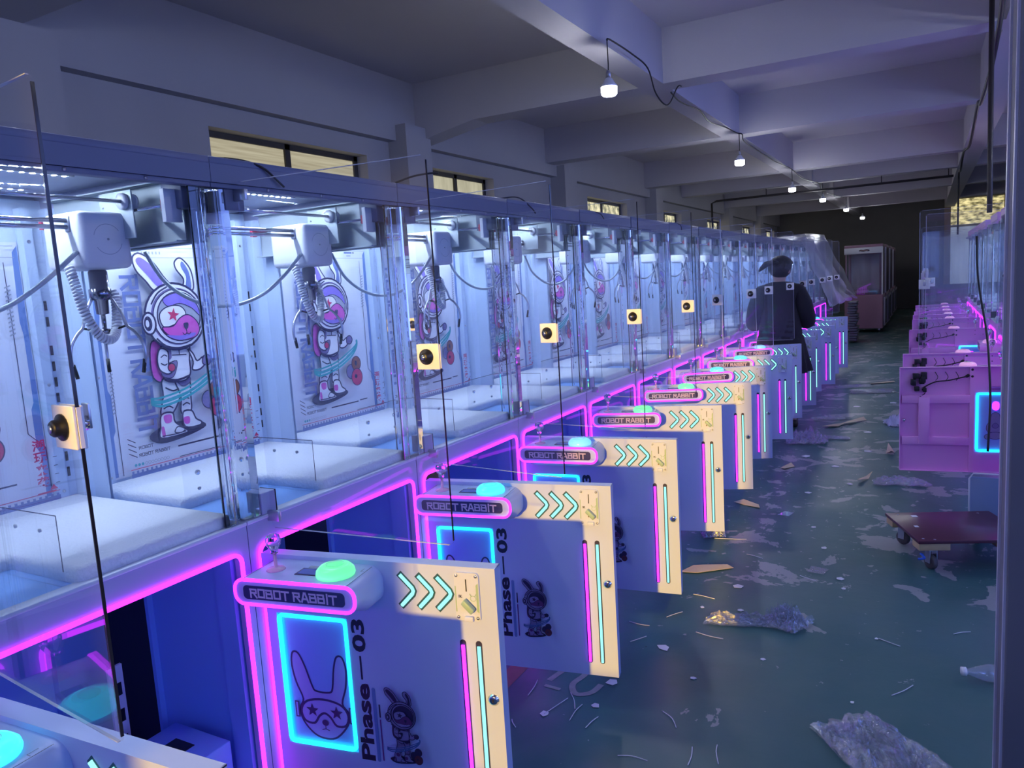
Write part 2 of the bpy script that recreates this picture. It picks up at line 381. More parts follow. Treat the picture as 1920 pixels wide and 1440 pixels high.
fw.box(2.3, 5.25, 28.35, 28.385, 2.62, 3.42, g_day); fw.box(2.3, 5.25, 28.35, 28.385, .75, 2.55, glow_mat('daylit_film_sheet', (.12, .15, .22), (.30, .34, .42), 1.0, (1.2, 1, .6)))
struct(fw.build('window_8'))
# unseen right wall: wide openings added to let blue fill light in
rw = MB()
rw.box(6.0, 6.2, -3.2, 28.6, 0, .9, M['wall']); rw.box(6.0, 6.2, -3.2, 28.6, 3.1, ZC, M['wall'])
for y in [-3.2, 1.0, 5.2]: rw.box(6.0, 6.2, y, y+.5, .9, 3.1, M['wall'])
rw.box(6.0, 6.2, 9.8, 28.6, .9, 3.1, M['wall'])
struct(rw.build('wall_right'))
bw = MB(); b0, b1, bz0, bz1 = 1.05, 1.73, 1.08, 2.7
bw.box(-3.1, b0, -3.3, -3.1, 0, ZC, M['wall']); bw.box(b1, 6.1, -3.3, -3.1, 0, ZC, M['wall']); bw.box(b0, b1, -3.3, -3.1, 0, bz0, M['wall']); bw.box(b0, b1, -3.3, -3.1, bz1, ZC, M['wall'])
struct(bw.build('wall_back'))
# beams: named trim_n
beams = [(-1.2, .26), (2.38, .26), (6.54, .27), (9.55, .27), (13.7, .27), (16.1, .27), (20.0, .27), (24.2, .27)]
for i, (y, w) in enumerate(beams):
    t = MB(); t.box(-3.0, 6.0, y, y+w, BZ, ZC+.01, M['ceiling'])
    # haunch where the beam meets the left pilaster
    for xa, xb in (((-2.9, -2.2),) if i == 2 else ()):
        vs = [(xa, y, BZ), (xb, y, BZ), (xa, y, BZ-.12), (xa, y+w, BZ), (xb, y+w, BZ), (xa, y+w, BZ-.12)]
        t.add(vs, [(0, 1, 2)[::-1], (3, 4, 5), (2, 1, 4, 5), (0, 2, 5, 3)], M['ceiling'])
    struct(t.build('trim_%d' % (i+1)))
t = MB()
ys = [-3.2]+[b for y, w in beams for b in (y, y+w)]+[28.4]
for a, b in zip(ys[::2], ys[1::2]):
    t.box(-.53, -.31, a, b, BZ, ZC+.01, M['ceiling']); t.box(2.14, 2.42, a, b, BZ, ZC+.01, M['ceiling'])
struct(t.build('trim_9'))
t = MB()
for y in (2.4, 6.2, 9.9, 14.0, 20.0, 24.2): t.box(-3.0, -2.78, y, y+.42, 0, BZ, M['wall'])
struct(t.build('trim_10'))
# near column on the right, with pale corner strip and conduit
t = MB(); t.box(1.846, 2.15, 2.03, 2.25, 0, ZC, M['col'], r=.005)
t.box(1.841, 1.846, 2.035, 2.06, 0, ZC, mat('corner_strip', (.50, .48, .66), .35)); t.box(1.841, 1.846, 2.21, 2.24, 0, ZC, _mc['corner_strip'])
struct(t.build('trim_11'))
# painted marks on the floor
mk = MB(); A = Art(mk, lambda u, v, w: (u, v, .0008+w))
red = mat('faded_red_line_paint', (.30, .12, .11), .6, var=.3, vscale=14); wht = mat('faded_white_paint', (.30, .31, .32), .6, var=.3, vscale=30)
A.rect(.16, 1.1, .235, 3.6, red)
A.line(smooth_open([(.36, 2.52), (.385, 2.62), (.44, 2.68), (.475, 2.62), (.46, 2.53), (.50, 2.47), (.55, 2.50), (.565, 2.57)], 6, 2), .025, wht)
A.line([(.36, 2.48), (.43, 2.475)], .018, wht); A.line([(.42, 2.76), (.49, 2.77)], .018, wht)
mko = mk.build('floor_marking', fl)

# ------------------------------------------------------------------ claw machine
W = .812; WO = .811
def door_f(off): # door plane: s right, z up, w outward
    return lambda u, v, w: (off+w, u, v)
def rabbit_art(A, tf, dark=False):
    # astronaut with rabbit ears, drawn from coordinates in millimetres
    P = lambda l: [tf(x, y) for x, y in l]
    ink = M['ddark'] if dark else M['ink']; wh = M['dmid'] if dark else M['pwhite']; gr = M['ddark'] if dark else M['pshade']
    pu = M['ddark'] if dark else M['ppurple']; mg = mat('door_print_plum', (.10, .03, .14), .4) if dark else M['pmag']; rd = M['dmid'] if dark else M['pred']
    sc = abs(tf(1, 0)[0]-tf(0, 0)[0])
    def S_(l, m, lw=6, n=4): A.shape(P(l), m, ink, lw*sc, n)
    def L_(l, m, w=5, n=5): A.line(smooth_open(P(l), n, 2), w*sc, m)
    S_([(246, 1128), (290, 1094), (400, 1100), (485, 1122), (440, 1150), (330, 1158)], ink, 2)
    # backpack
    S_([(300, 1460), (285, 1400), (290, 1330), (330, 1320), (345, 1440)], mg, 5)
    # legs
    S_([(322, 1320), (385, 1330), (395, 1270), (350, 1195), (300, 1195), (318, 1260)], wh, 6); S_([(372, 1318), (432, 1322), (432, 1240), (425, 1190), (384, 1188), (390, 1250)], wh, 6)
    L_([(330, 1290), (360, 1275), (385, 1280)], ink); L_([(312, 1215), (335, 1222), (352, 1212)], ink); L_([(392, 1215), (410, 1222), (424, 1214)], ink); L_([(396, 1235), (412, 1240), (424, 1236)], ink)
    S_([(376, 1318), (432, 1318), (434, 1296), (400, 1286)], gr, 2)
    # shoes
    S_([(300, 1196), (345, 1196), (352, 1160), (395, 1126), (392, 1112), (290, 1112), (290, 1150)], wh, 6)
    A.shape(P([(308, 1190), (338, 1190), (336, 1164), (312, 1164)]), mg, None); A.shape(P([(294, 1150), (304, 1150), (306, 1118), (294, 1118)]), mg, None)
    L_([(292, 1119), (345, 1117), (393, 1120)], ink, 4); S_([(345, 1124), (360, 1142), (388, 1128), (372, 1118)], wh, 4)
    S_([(388, 1190), (425, 1190), (440, 1158), (462, 1142), (452, 1130), (390, 1136)], wh, 6); A.shape(P([(388, 1170), (412, 1170), (410, 1146), (390, 1148)]), mg, None)
    # torso
    S_([(330, 1440), (440, 1436), (440, 1380), (436, 1325), (400, 1305), (330, 1318), (325, 1380)], wh, 6)
    A.shape(P([(352, 1436), (366, 1436), (366, 1396), (352, 1392)]), gr, None); L_([(368, 1404), (430, 1400)], ink, 4); L_([(400, 1436), (400, 1404)], ink, 4)
    S_([(330, 1366), (385, 1382), (372, 1336), (350, 1322), (318, 1336)], gr, 3)
    L_([(325, 1322), (380, 1312), (434, 1322)], ink, 8)
    # arms
    S_([(322, 1432), (352, 1418), (350, 1372), (366, 1352), (344, 1338), (312, 1356), (306, 1396)], wh, 6); A.ell(*tf(360, 1360), 15*sc, 15*sc, rd, ink, 4*sc)
    L_([(320, 1400), (335, 1408), (346, 1402)], ink, 4); L_([(318, 1380), (332, 1372), (344, 1376)], ink, 4)
    S_([(436, 1420), (452, 1372), (446, 1342), (480, 1340), (512, 1366), (498, 1384), (470, 1372), (456, 1400)], wh, 6); S_([(494, 1358), (520, 1352), (534, 1372), (520, 1390), (498, 1384)], gr, 5)
    # ears
    S_([(330, 1636), (296, 1672), (262, 1712), (256, 1754), (284, 1768), (330, 1740), (366, 1690), (392, 1648)], wh, 6)
    A.shape(P([(340, 1652), (306, 1690), (272, 1728), (268, 1748), (290, 1752), (334, 1716), (362, 1664)]), pu, None)
    S_([(444, 1640), (450, 1676), (424, 1710), (420, 1738), (446, 1752), (478, 1722), (490, 1684), (486, 1636)], wh, 6)
    A.shape(P([(456, 1644), (462, 1684), (444, 1722), (452, 1740), (472, 1712), (480, 1676), (478, 1640)]), pu if dark else M['pblue2'], None)
    # helmet
    cx, cy = tf(398, 1542); A.ell(cx, cy, 124*sc, 120*sc, wh, ink, 8*sc); A.ell(cx+8*sc, cy, 108*sc, 104*sc, gr, None); A.ell(cx+10*sc, cy-1*sc, 102*sc, 99*sc, wh, ink, 4*sc)
    A.ell(cx+14*sc, cy, 90*sc, 88*sc, M['pgray'] if not dark else M['ddark'], ink, 5*sc)
    S_([(352, 1606), (400, 1626), (450, 1618), (492, 1580), (500, 1540), (470, 1568), (420, 1588), (370, 1580)], pu, 3)
    S_([(335, 1560), (372, 1580), (420, 1578), (440, 1548), (404, 1520), (350, 1506), (332, 1528)], wh if not dark else M['dmid'], 4)
    A.shape(P([(336, 1506), (380, 1508), (410, 1534), (446, 1546), (480, 1524), (492, 1490), (470, 1462), (410, 1455), (360, 1476)]), mg, ink, 4*sc, 4)
    A.shape(P([(350, 1478), (400, 1456), (460, 1464), (470, 1478), (410, 1472)]), pu if not dark else M['dmid'], None)
    A.star(*tf(386, 1548), 26*sc, rd if not dark else M['ddark'], .2); A.shape(P([(424, 1514), (444, 1516), (442, 1498), (430, 1494)]), ink, None)
    L_([(416, 1482), (424, 1474), (433, 1480), (433, 1494)], ink, 3); L_([(433, 1480), (443, 1474), (452, 1482)], ink, 3)
    A.ell(*tf(284, 1524), 26*sc, 38*sc, wh, ink, 7*sc); A.ell(*tf(280, 1524), 16*sc, 26*sc, ink, None); A.ell(*tf(277, 1524), 7*sc, 13*sc, wh, None)
    L_([(300, 1590), (330, 1628), (372, 1650)], ink, 6); L_([(306, 1470), (340, 1440), (392, 1428), (450, 1436)], ink, 7)
    # orbit ring and little planets
    te = mat('door_print_blue', (.05, .12, .34), .4) if dark else M['pteal']
    for d, w in ((0, 13), (16, 7), (-15, 9)): L_([(252, 1252+d*.6), (300, 1244+d), (400, 1262+d), (500, 1304+d), (548, 1340+d*.5), (552, 1366+d*.2)], te, w)
    L_([(300, 1250), (400, 1268), (470, 1296)], wh, 2.5)
    br = M['ddark'] if dark else M['pbrown']
    A.ell(*tf(496, 1222), 34*sc, 34*sc, gr, ink, 4*sc); A.ell(*tf(534, 1256), 32*sc, 34*sc, br, ink, 4*sc); A.ell(*tf(532, 1192), 38*sc, 40*sc, mat('door_print_maroon', (.09, .02, .04), .4) if dark else M['pred'], ink, 4*sc)
    A.ell(*tf(530, 1258), 8*sc, 12*sc, ink, None); A.ell(*tf(524, 1196), 9*sc, 10*sc, ink, None)
def poster():
    mb = MB(); X = -.7445; f = lambda u, v, w: (X+w, u*.001, v*.001)
    A = Art(mb, f, .0003)
    A.rect(104, 1003, 708, 1800, M['paper'])
    # side bands
    for sgn in (1, -1):
        q = lambda x, y: (x, y) if sgn > 0 else (812-x, 2800-y) if False else (812-x, y)
        off = 0 if sgn > 0 else 0
        A.poly([q(x, y) for x, y in [(106, 1790), (122, 1770), (128, 1560), (122, 1520), (122, 1310), (131, 1290), (131, 1168), (122, 1150), (122, 1010), (106, 1010)]], M['pblue'])
    A.line([(140, 1620), (140, 1010)], 2.5, M['ink']); A.line([(661, 1740), (661, 1217), (707, 1166), (707, 1025)], 2.5, M['ink'])
    for k in range(12):
        y = 1225+k*13; A.poly([(128, y), (142, y+7), (142, y+12), (128, y+5)], M['pgray'])
        y = 1518+k*13; A.poly([(650, y), (668, y+7), (668, y+12), (650, y+5)], M['pgray'])
    A.line([(150, 1754), (690, 1754)], 2, M['pgray']); A.line([(150, 1788), (690, 1788)], 2, M['pgray'])
    for k in range(7): A.rect(288+k*14, 1766, 294+k*14, 1775, M['pgray'])
    A.rect(545, 1775, 600, 1783, M['pblue2']); A.rect(606, 1775, 614, 1783, M['ink']); A.rect(560, 1762, 590, 1767, M['pgray'])
    # lettering beside the figure, reading downwards
    tech(A, 'ROBOT', lambda a, b: (212+b*68, 1692-a*270), M['pblue2'], .17); tech(A, 'RABBIT', lambda a, b: (214+b*70, 1400-a*262), M['pblue2'], .17)
    rabbit_art(A, lambda x, y: (x, y))
    # lower captions
    tech(A, 'ROBOT', lambda a, b: (183+a*56, 1096+b*11), M['ink'], .17); tech(A, 'ROBOT RABBIT', lambda a, b: (181+a*122, 1070+b*12), M['ink'], .17)
    for k in range(4): A.line([(143, 1140-k*17), (172, 1122-k*17)], 3, M['ink'])
    A.line([(335, 1076), (523, 1076)], 6, M['ink']); A.line([(533, 1080), (588, 1080)], 5, M['ink'])
    for k in range(3): A.ell(162+k*13, 1045, 5, 5, M['pteal'])
    for k in range(8): A.line([(202+k*12+5*math.cos(a), 1045+5*math.sin(a)) for a in [2*PI*j/8 for j in range(8)]], 1.5, M['pgray'], True)
    A.rect(140, 1031, 708, 1033.5, M['pred']); A.rect(140, 1004, 708, 1018, M['pblue2'])
    for k in range(32): A.rect(142+k*17.7, 1018, 150+k*17.7, 1027, M['pblue2'])
    for k in range(4): A.line([(694, 1060+k*27), (706, 1060+k*27)], 2, M['ink'])
    for i, ch in enumerate('潮玩来袭'):
        vs, fs, asp = text2d(ch, .022)
        A.mesh2d(vs, fs, M['pred'], lambda x, y, i=i: (637+x*38, 1168-i*38+y*34))
    A.poly([(672, 1042), (696, 1042), (684, 1058)], M['pred']); A.line([(634, 1038), (690, 1038)], 3, M['pred'])
    return mb
def bunny_logo(A, tf):
    P = lambda l: [tf(x, y) for x, y in l]; sc = abs(tf(1, 0)[0]-tf(0, 0)[0]); k = M['plate']; wf = mat('logo_fill', (.44, .42, .86), .3)
    out = [(28, 40), (36, 62), (24, 100), (18, 140), (22, 168), (34, 168), (46, 140), (58, 96), (66, 84), (94, 84), (102, 96), (108, 140), (116, 168), (128, 168), (134, 140), (130, 100), (120, 62), (132, 40), (128, 14), (104, -18), (80, -26), (54, -18), (32, 10)]
    A.shape(P(out), wf, k, 3.6*sc, 4)
    g = [(30, 36), (44, 58), (80, 66), (116, 58), (130, 36), (124, 12), (104, 8), (92, 26), (80, 34), (68, 26), (56, 8), (36, 12)]
    A.shape(P(g), wf, k, 4.4*sc, 4)
    A.star(*tf(54, 38), 14*sc, k); A.star(*tf(106, 38), 14*sc, k)
    A.ell(*tf(80, 12), 7*sc, 6*sc, k); A.line(P([(80, 8), (80, -2), (72, -5)]), 1.6*sc, k); A.line(P([(80, -2), (88, -5)]), 1.6*sc, k)
    for x in (22, 138): A.line(P([(x, 56), (x, 18)]), 9*sc, k); A.line(P([(x, 53), (x, 21)]), 4*sc, wf)
def creature_logo(A, tf):
    P = lambda l: [tf(x, y) for x, y in l]; k = M['plate']; wf = mat('logo_grey_fill', (.30, .30, .48), .3); sc = abs(tf(1, 0)[0]-tf(0, 0)[0])
    A.shape(P([(40, 20), (30, 50), (50, 78), (58, 110), (80, 120), (102, 110), (110, 78), (130, 50), (120, 20)]), wf, k, 3*sc)
    A.ell(*tf(80, 0), 44*sc, 24*sc, wf, k, 3*sc); A.ell(*tf(34, -6), 16*sc, 16*sc, wf, k, 3*sc); A.ell(*tf(126, -6), 16*sc, 16*sc, wf, k, 3*sc)
    A.shape(P([(60, 50), (80, 66), (100, 50), (80, 38)]), M['dmid'], k, 2*sc)
    A.mb.add([A.f(*tf(x, y), A.w) for x, y in rrect(60, 100, 132, 176, 16)], [tuple(range(24))], M['pink'])
def build_machine(pal):
    pink = pal == 'pink'; body = M['pinkbody'] if pink else M['body']; dm = M['pinkbody'] if pink else M['door']; fas = M['pinkbody'] if pink else M['fascia']
    root = thing('claw_machine', 'proto', 'claw machine')
    # lower cabinet: open box with a front frame
    b = MB(); r = .035; o0, o1, oz0, oz1 = r, WO-r, .12, .885
    b.box(-.8, -.001, .002, .014, .05, .9615, body); b.box(-.8, -.001, WO-.012, WO, .05, .9615, body); b.box(-.8, -.788, .014, WO-.012, .05, .962, body)
    b.box(-.788, -.02, .014, WO-.012, .05, .07, body); b.box(-.788, -.02, .014, WO-.012, .93, .95, body)
    # front frame with rounded opening
    inn = rrect(o0, o1, oz0, oz1, .03, 5); out = []
    for (u, v) in inn:
        cu, cv = (o0+o1)/2, (oz0+oz1)/2
        out.append((.002 if u < cu else WO, .05 if v < cv else .962))
    n = len(inn)
    for x in (0, -.02):
        vs = [(x, u, v) for u, v in inn]+[(x, u, v) for u, v in out]
        b.add(vs, [((i, (i+1) % n, n+(i+1) % n, n+i) if x == 0 else (i, n+i, n+(i+1) % n, (i+1) % n)) for i in range(n)], body)
    b.add([(x, u, v) for x in (0, -.02) for u, v in inn], [(i, (i+1) % n, n+(i+1) % n, n+i) for i in range(n)], body)
    # bright sill edge, floor of the play field, inner columns and boards
    b.box(-.035, .004, .002, WO, .955, .966, M['ceil_in'], r=.002)
    b.box(-.79, -.035, .012, WO-.012, .95, .962, M['inner'])
    b.box(-.42, -.10, .778, .790, .07, .93, M['inner']); b.box(-.10, -.03, .766, .790, .07, .93, M['inner']); b.box(-.43, -.415, .760, .790, .07, .93, M['inner'])
    b.box(-.72, -.43, .786, .792, .07, .93, M['innerdark']); b.box(-.74, -.73, .02, .786, .07, .93, M['inner']); b.box(-.73, -.70, .62, .786, .07, .93, M['inner']); b.box(-.73, -.03, .016, .024, .07, .93, M['inner'])
    cab = b.build('cabinet', root)
    for y in (.08, WO-.08):
        for x in (-.07, -.73): MB().lathe([(.028, 0), (.028, .015), (.012, .02), (.012, .05)], (x, y, 0), M['black'], 12).build('foot', root)
    nb = MB(); ln = [(.006, u, v) for u, v in rrect(o0-.002, o1+.002, oz0-.002, oz1+.002, .028, 5)]; nb.tube(ln, .0062, M['pink'], 6, True)
    nb.build('neon_strip', root)
    gb = MB(); gl = [(.0005, u, v) for u, v in rrect(o0-.002, o1+.002, oz0-.002, oz1+.002, .028, 5)]; gb.tube(gl, .011, M['chan'], 6, True, flat=.15)
    gb.build('neon_channel', root)
    # cash box and bracket
    c = MB(); c.box(-.32, -.08, .55, .74, .07, .325, M['inner'], r=.004); c.box(-.24, -.16, .60, .68, .3245, .327, M['black'])
    c.box(-.045, -.02, .50, .66, .075, .12, M['black']); c.tube([(-.035, .60, .12), (-.035, .61, .15), (-.035, .625, .135), (-.035, .64, .15)], .006, M['steel'], 6); c.lathe([(.02, 0), (.022, .006)], (-.033, .55, .12), M['steel'], 14)
    c.build('cash_box', root)
    br = MB(); br.box(-.5, -.49, .655, .70, .12, .50, M['white']); 
    for k in range(4): br.box(-.491, -.488, .665, .690, .15+k*.085, .19+k*.085, M['black'])
    br.build('inner_bracket', root)
    # upper body
    bk = MB(); bk.box(-.8, -.762, .002, WO, .95, 1.93, M['back']); bk.box(-.762, -.748, .10, .712, .962, 1.9, M['back'])
    prof = [(0.004, -.60), (.004, -.68), (.03, -.70), (.03, -.735), (.06, -.74), (.065, -.72), (.095, -.72), (.10, -.747)]
    for mirror in (False, True):
        pts = [((WO-y) if mirror else y, x) for y, x in prof]; vs = [(x, y, z) for y, x in pts for z in (.962, 1.9)]
        bk.add(vs, [((2*i, 2*i+1, 2*i+3, 2*i+2) if not mirror else (2*i, 2*i+2, 2*i+3, 2*i+1)) for i in range(len(pts)-1)], M['back'])
        yy = (WO-.047) if mirror else .047
        for z in (1.06, 1.11, 1.16, 1.21, 1.30, 1.35, 1.40, 1.45, 1.54, 1.59): bk.box(-.7395, -.736, yy-.004, yy+.004, z, z+.03, M['black'])
        y2 = (WO-.08) if mirror else .08
        for z in (1.02, 1.36, 1.8): bk.lathe([(.005, 0), (.005, .003), (.002, .005)], (-.72, y2, z), M['steel'], 8, 'x')
    back = bk.build('back_panel', root)
    if not pink: poster().build('poster', back)
    tb = MB(); tb.box(-.8, .012, .001, WO, 1.948, 1.967, fas, r=.003); tb.box(-.775, -.02, .008, WO-.008, 1.941, 1.9475, M['ceil_in']); tb.box(-.018, .011, .001, WO, 1.900, 1.960, fas); tb.box(-.025, .007, .001, WO, 1.887, 1.8995, fas, r=.002)
    for y in (.001, WO-.007): tb.box(-.79, -.018, y, y+.006, 1.888, 1.948, body)
    tb.box(-.8, -.79, .001, WO, 1.888, 1.948, body)
    tb.box(-.09, 0.0, .05, .115, 1.83, 1.8865, M['fascia'], r=.002); tb.box(-.125, -.045, WO-.052, WO-.008, 1.835, 1.94, M['fascia'], r=.002)
    for y in (.2, .42, .62): tb.lathe([(.004, 0), (.004, .003)], (.007, y, 1.893), M['steel'], 8, 'x')
    for y in (.12, .25, .55): tb.box(-.24, -.16, y, y+.06, 1.9395, 1.9415, M['darkslot'])
    tb.build('top_box', root)
    for x, n_, st_, ya in ((-.335, 19, .027, .14), (-.62, 22, .029, .06)):
        s = MB(); s.box(x-.009, x+.009, ya-.005, ya+n_*st_, 1.9385, 1.941, M['white'])
        for k in range(n_):
            y = ya+k*st_; s.add([(x-.004, y, 1.938), (x+.004, y, 1.938), (x+.004, y+.009, 1.938), (x-.004, y+.009, 1.938)], [(0, 3, 2, 1)][::1], M['led'])
        s.build('led_strip', root)
    # plush play-field cushion with a notch for the prize chute
    cu = MB(); prof2 = [(-.735, .03), (-.735, WO-.03), (-.02, WO-.03), (-.02, .34), (-.30, .34), (-.30, .03)]
    bm = bmesh.new(); vsb = [bm.verts.new((x, y, .9625)) for x, y in prof2]; fb = bm.faces.new(vsb[::-1]); r2 = bmesh.ops.extrude_face_region(bm, geom=[fb]);
    for v in [g for g in r2['geom'] if isinstance(g, bmesh.types.BMVert)]: v.co.z = 1.0
    bmesh.ops.recalc_face_normals(bm, faces=bm.faces[:])
    bmesh.ops.bevel(bm, geom=[e for e in bm.edges if max(v.co.z for v in e.verts) > .99], offset=.017, segments=4, profile=.5, affect='EDGES')
    bm.verts.index_update(); cu.add([v.co.copy() for v in bm.verts], [tuple(v.index for v in ff.verts) for ff in bm.faces], M['fur'], True); bm.free()
    cu.build('cushion', root)
    ch = MB(); P2 = [(-.285, .325)]
    ch.box(-.29, -.286, .03, .315, .963, 1.13, M['pane'], r=.001); ch.box(-.286, -.03, .315, .319, .963, 1.13, M['pane'], r=.001)
    ch.tube([(-.288, .03, 1.131), (-.288, .30, 1.131), (-.284, .317, 1.131), (-.27, .317, 1.131), (-.03, .317, 1.131), (-.03, .317, 1.0)], .0012, M['ink'], 5)
    for y in (.08, .25): ch.lathe([(.008, 0), (.008, .006), (.003, .009)], (-.286, y, 1.07), M['chrome'], 10, 'x'); ch.lathe([(.005, 0), (.005, .005)], (-.286, y, 1.02), M['steel'], 10, 'x')
    for x in (-.1, -.2): ch.lathe([(.005, 0), (.005, .004)], (x, .3145, 1.09), M['steel'], 8, 'y')
    ch.build('chute_guard', root)
    for y, sgn in ((.034, -1), (WO-.034, 1)):
        p = MB(); R1, R2 = .030, .024
        # rounded clear corner post: closed wall section swept upright
        sec = []
        for k in range(7):
            a = PI/2*k/6; sec.append((-.034+R1*math.sin(a), y+sgn*R1*math.cos(a)))
        sec = [(-.075, y+sgn*R1)]+sec+[(-.034+R1, y-sgn*.028)]
        inn2 = [(-.034+R2, y-sgn*.028)]+[(-.034+R2*math.sin(PI/2*(6-k)/6), y+sgn*R2*math.cos(PI/2*(6-k)/6)) for k in range(7)]+[(-.075, y+sgn*R2)]
        loop = sec+inn2; nn = len(loop); vs = [(x, yy, z) for z in (.967, 1.887) for x, yy in loop]
        p.add(vs, [tuple(range(nn)), tuple(range(nn, 2*nn))[::-1]]+[(i, nn+i, nn+(i+1) % nn, (i+1) % nn) for i in range(nn)], M['post'])
        bmx = p.build('corner_post', root)
    bl = MB(); bl.box(-.06, .002, .06, .115, .9665, 1.03, body, r=.003); bl.box(-.06, .002, .115, .118, .9665, 1.03, M['black']); bl.build('hinge_block', root)
    sp = MB(); sp.box(-.60, -.078, WO-.010, WO-.006, .967, 1.887, M['pane']); sp.box(-.0775, -.0755, WO-.011, WO-.005, .967, 1.887, M['edge']); sp.build('side_window', root)
    # glazed door
    g = MB(); gw = .60; z0, z1 = .925, 1.905
    prism(g, rrect(0, gw, z0, z1, .012, 4), -.0025, .0025, lambda u, v, w: (w, u, v), M['pane'], M['pane'])
    e1 = MB()
    gd = g.build('glass_door', root, (.012, .085, 0)); 
    vert = MB(); vert.box(-.0024, .0024, gw-.0004, gw+.0016, z0+.012, z1-.012, M['edged']); vert.box(-.0024, .0024, .008, gw-.012, z1-.0002, z1+.0014, M['edge']); vert.box(-.0024, .0024, .008, gw-.012, z0-.0014, z0+.0002, M['edge'])
    vert.build('polished_edge', gd)
    lk = MB(); lz = 1.415; lk.box(.003, .008, gw-.062, gw+.002, lz-.032, lz+.032, M['white'], r=.0015); lk.box(-.008, -.003, gw-.062, gw+.002, lz-.032, lz+.032, M['white'], r=.0015); lk.box(-.003, .003, gw+.0018, gw+.004, lz-.03, lz+.03, M['white'])
    lk.lathe([(.020, 0), (.020, .003), (.013, .006), (.0125, .013), (.010, .016)], (.008, gw-.034, lz), M['black'], 18, 'x'); lk.lathe([(.006, 0), (.006, .002)], (.024, gw-.034, lz), M['steel'], 12, 'x')
    lk.tube([(-.008, gw-.034, lz), (-.026, gw-.034, lz)], .011, M['chrome'], 12); lk.box(-.03, -.026, gw-.044, gw-.024, lz-.008, lz+.03, M['steel'], r=.001)
    lk.build('lock', gd)
    for z in (z0+.02, z1-.05): MB().box(-.006, .006, -.012, .03, z, z+.03, M['steel'], r=.001).build('hinge', gd)
    # lower front door -------------------------------------------------
    d = MB(); dw = .712; dz0, dz1 = .153, .865; wx0, wx1, wz0, wz1 = .032, .262, .29, .69
    for (a, b2, c2, e) in ((0, wx0, dz0, dz1), (wx1, dw, dz0, dz1), (wx0, wx1, dz0, wz0), (wx0, wx1, wz1, dz1)): d.box(-.018, 0, a, b2, c2, e, dm)
    # folded flange round the back
    d.box(-.04, -.018, 0, .003, dz0, dz1, dm); d.box(-.04, -.018, dw-.003, dw, dz0, dz1, dm); d.box(-.04, -.018, 0, dw, dz0, dz0+.003, dm); d.box(-.04, -.018, 0, dw, dz1-.003, dz1, dm)
    fd = d.build('front_door', root, (.012, .03, 0))
    rb = MB(); rb.box(-.034, -.018, .272, .30, dz0+.004, dz1-.004, dm); rb.box(-.038, -.018, .30, .70, .62, .675, dm, r=.002); rb.box(-.038, -.018, .30, .70, .335, .39, dm, r=.002)
    rb.box(-.055, -.038, .535, .60, .34, .665, dm, r=.002)
    for z in (.80, .845): rb.lathe([(.008, -.019), (.008, -.0345)], (0, .286, z), M['black'], 10, 'x')
    for s_, z in ((.12, .80), (.12, .84), (.05, .80)): rb.lathe([(.004, -.018), (.004, -.022)], (0, s_, z), M['black'], 8, 'x')
    rb.build('back_rib', fd)
    wr = MB(); random.seed(3)
    for k in range(9):
        a = random.uniform(.55, .62); z = random.uniform(.70, .80); wr.box(-.055-random.random()*.012, -.019, a, a+random.uniform(.015, .04), z, z+random.uniform(.02, .05), M['black'], r=.002)
    for s_ in (.50, .44, .38): wr.tube(smooth_open([(-.02, s_, .83), (-.045, s_-.012, .80), (-.04, s_, .775)], 5), .0022, M['cable'], 5)
    wr.tube(smooth_open([(-.04, .57, .73), (-.03, .5, .765), (-.03, .42, .775), (-.03, .32, .80)], 6), .004, M['cable'], 6); wr.tube(smooth_open([(-.04, .58, .72), (-.03, .56, .69), (-.04, .6, .66)], 5), .003, M['cable'], 6)
    wr.tube([(-.03, .32, .80), (-.045, .31, .81)], .010, M['black'], 8)
    wr.build('wiring', fd)
    hn = MB()
    hn.box(-.024, -.018, .115, .185, .697, .712, M['steel']); hn.box(-.024, -.018, .115, .185, .716, .731, M['steel']); hn.build('window_catch', fd)
    wp = MB(); wp.box(-.012, -.008, wx0, wx1, wz0, wz1, M['dwin']); A = Art(wp, door_f(-.0078)); (creature_logo if pink else bunny_logo)(A, lambda x, y: ((.032+x*.00155) if not pink else wx0+.035+x*.001, .346+y*.00132))
    if pink: A = Art(wp, lambda u, v, w: (-.0122-w, u, v)); creature_logo(A, lambda x, y: (wx0+.035+x*.001, .40+y*.0013))
    wp.build('window_panel', fd)
    cy = MB(); cy.tube([(-.001, u, v) for u, v in rrect(wx0+.006, wx1-.006, wz0+.006, wz1-.006, .014, 4)], .0064, M['cyan'], 6, True)
    cy.tube([(-.018, u, v) for u, v in rrect(wx0+.008, wx1-.008, wz0+.008, wz1-.008, .014, 4)], .009 if pink else .0062, M['cyan'], 6, True); cy.build('window_neon', fd)
    if not pink:
        pr = MB(); A = Art(pr, door_f(0.0))
        vs, fs, asp = text2d('Phase', .035); A.mesh2d(vs, fs, M['blackprint'], lambda x, y: (.316-y*.044, .272+x*.232))
        A.rect(.292, .515, .298, .585, M['blackprint'])
        vs, fs, asp = text2d('03', .035); A.mesh2d(vs, fs, M['blackprint'], lambda x, y: (.316-y*.042, .597+x*.096))
        A.poly([(x, y) for x, y in rrect(.322, .333, .272, .495, .0054)], M['pblue']); A.rect(.340, .408, .344, .447, M['ddark']); A.rect(.340, .278, .344, .402, mat('print_plum', (.16, .03, .24), .4))
        rabbit_art(A, lambda x, y: (.365+(x-246)*.00034, .278+(y-1092)*.00034), True)
        pr.build('door_print', fd)
    # chevrons
    cb = MB(); cg = MB()
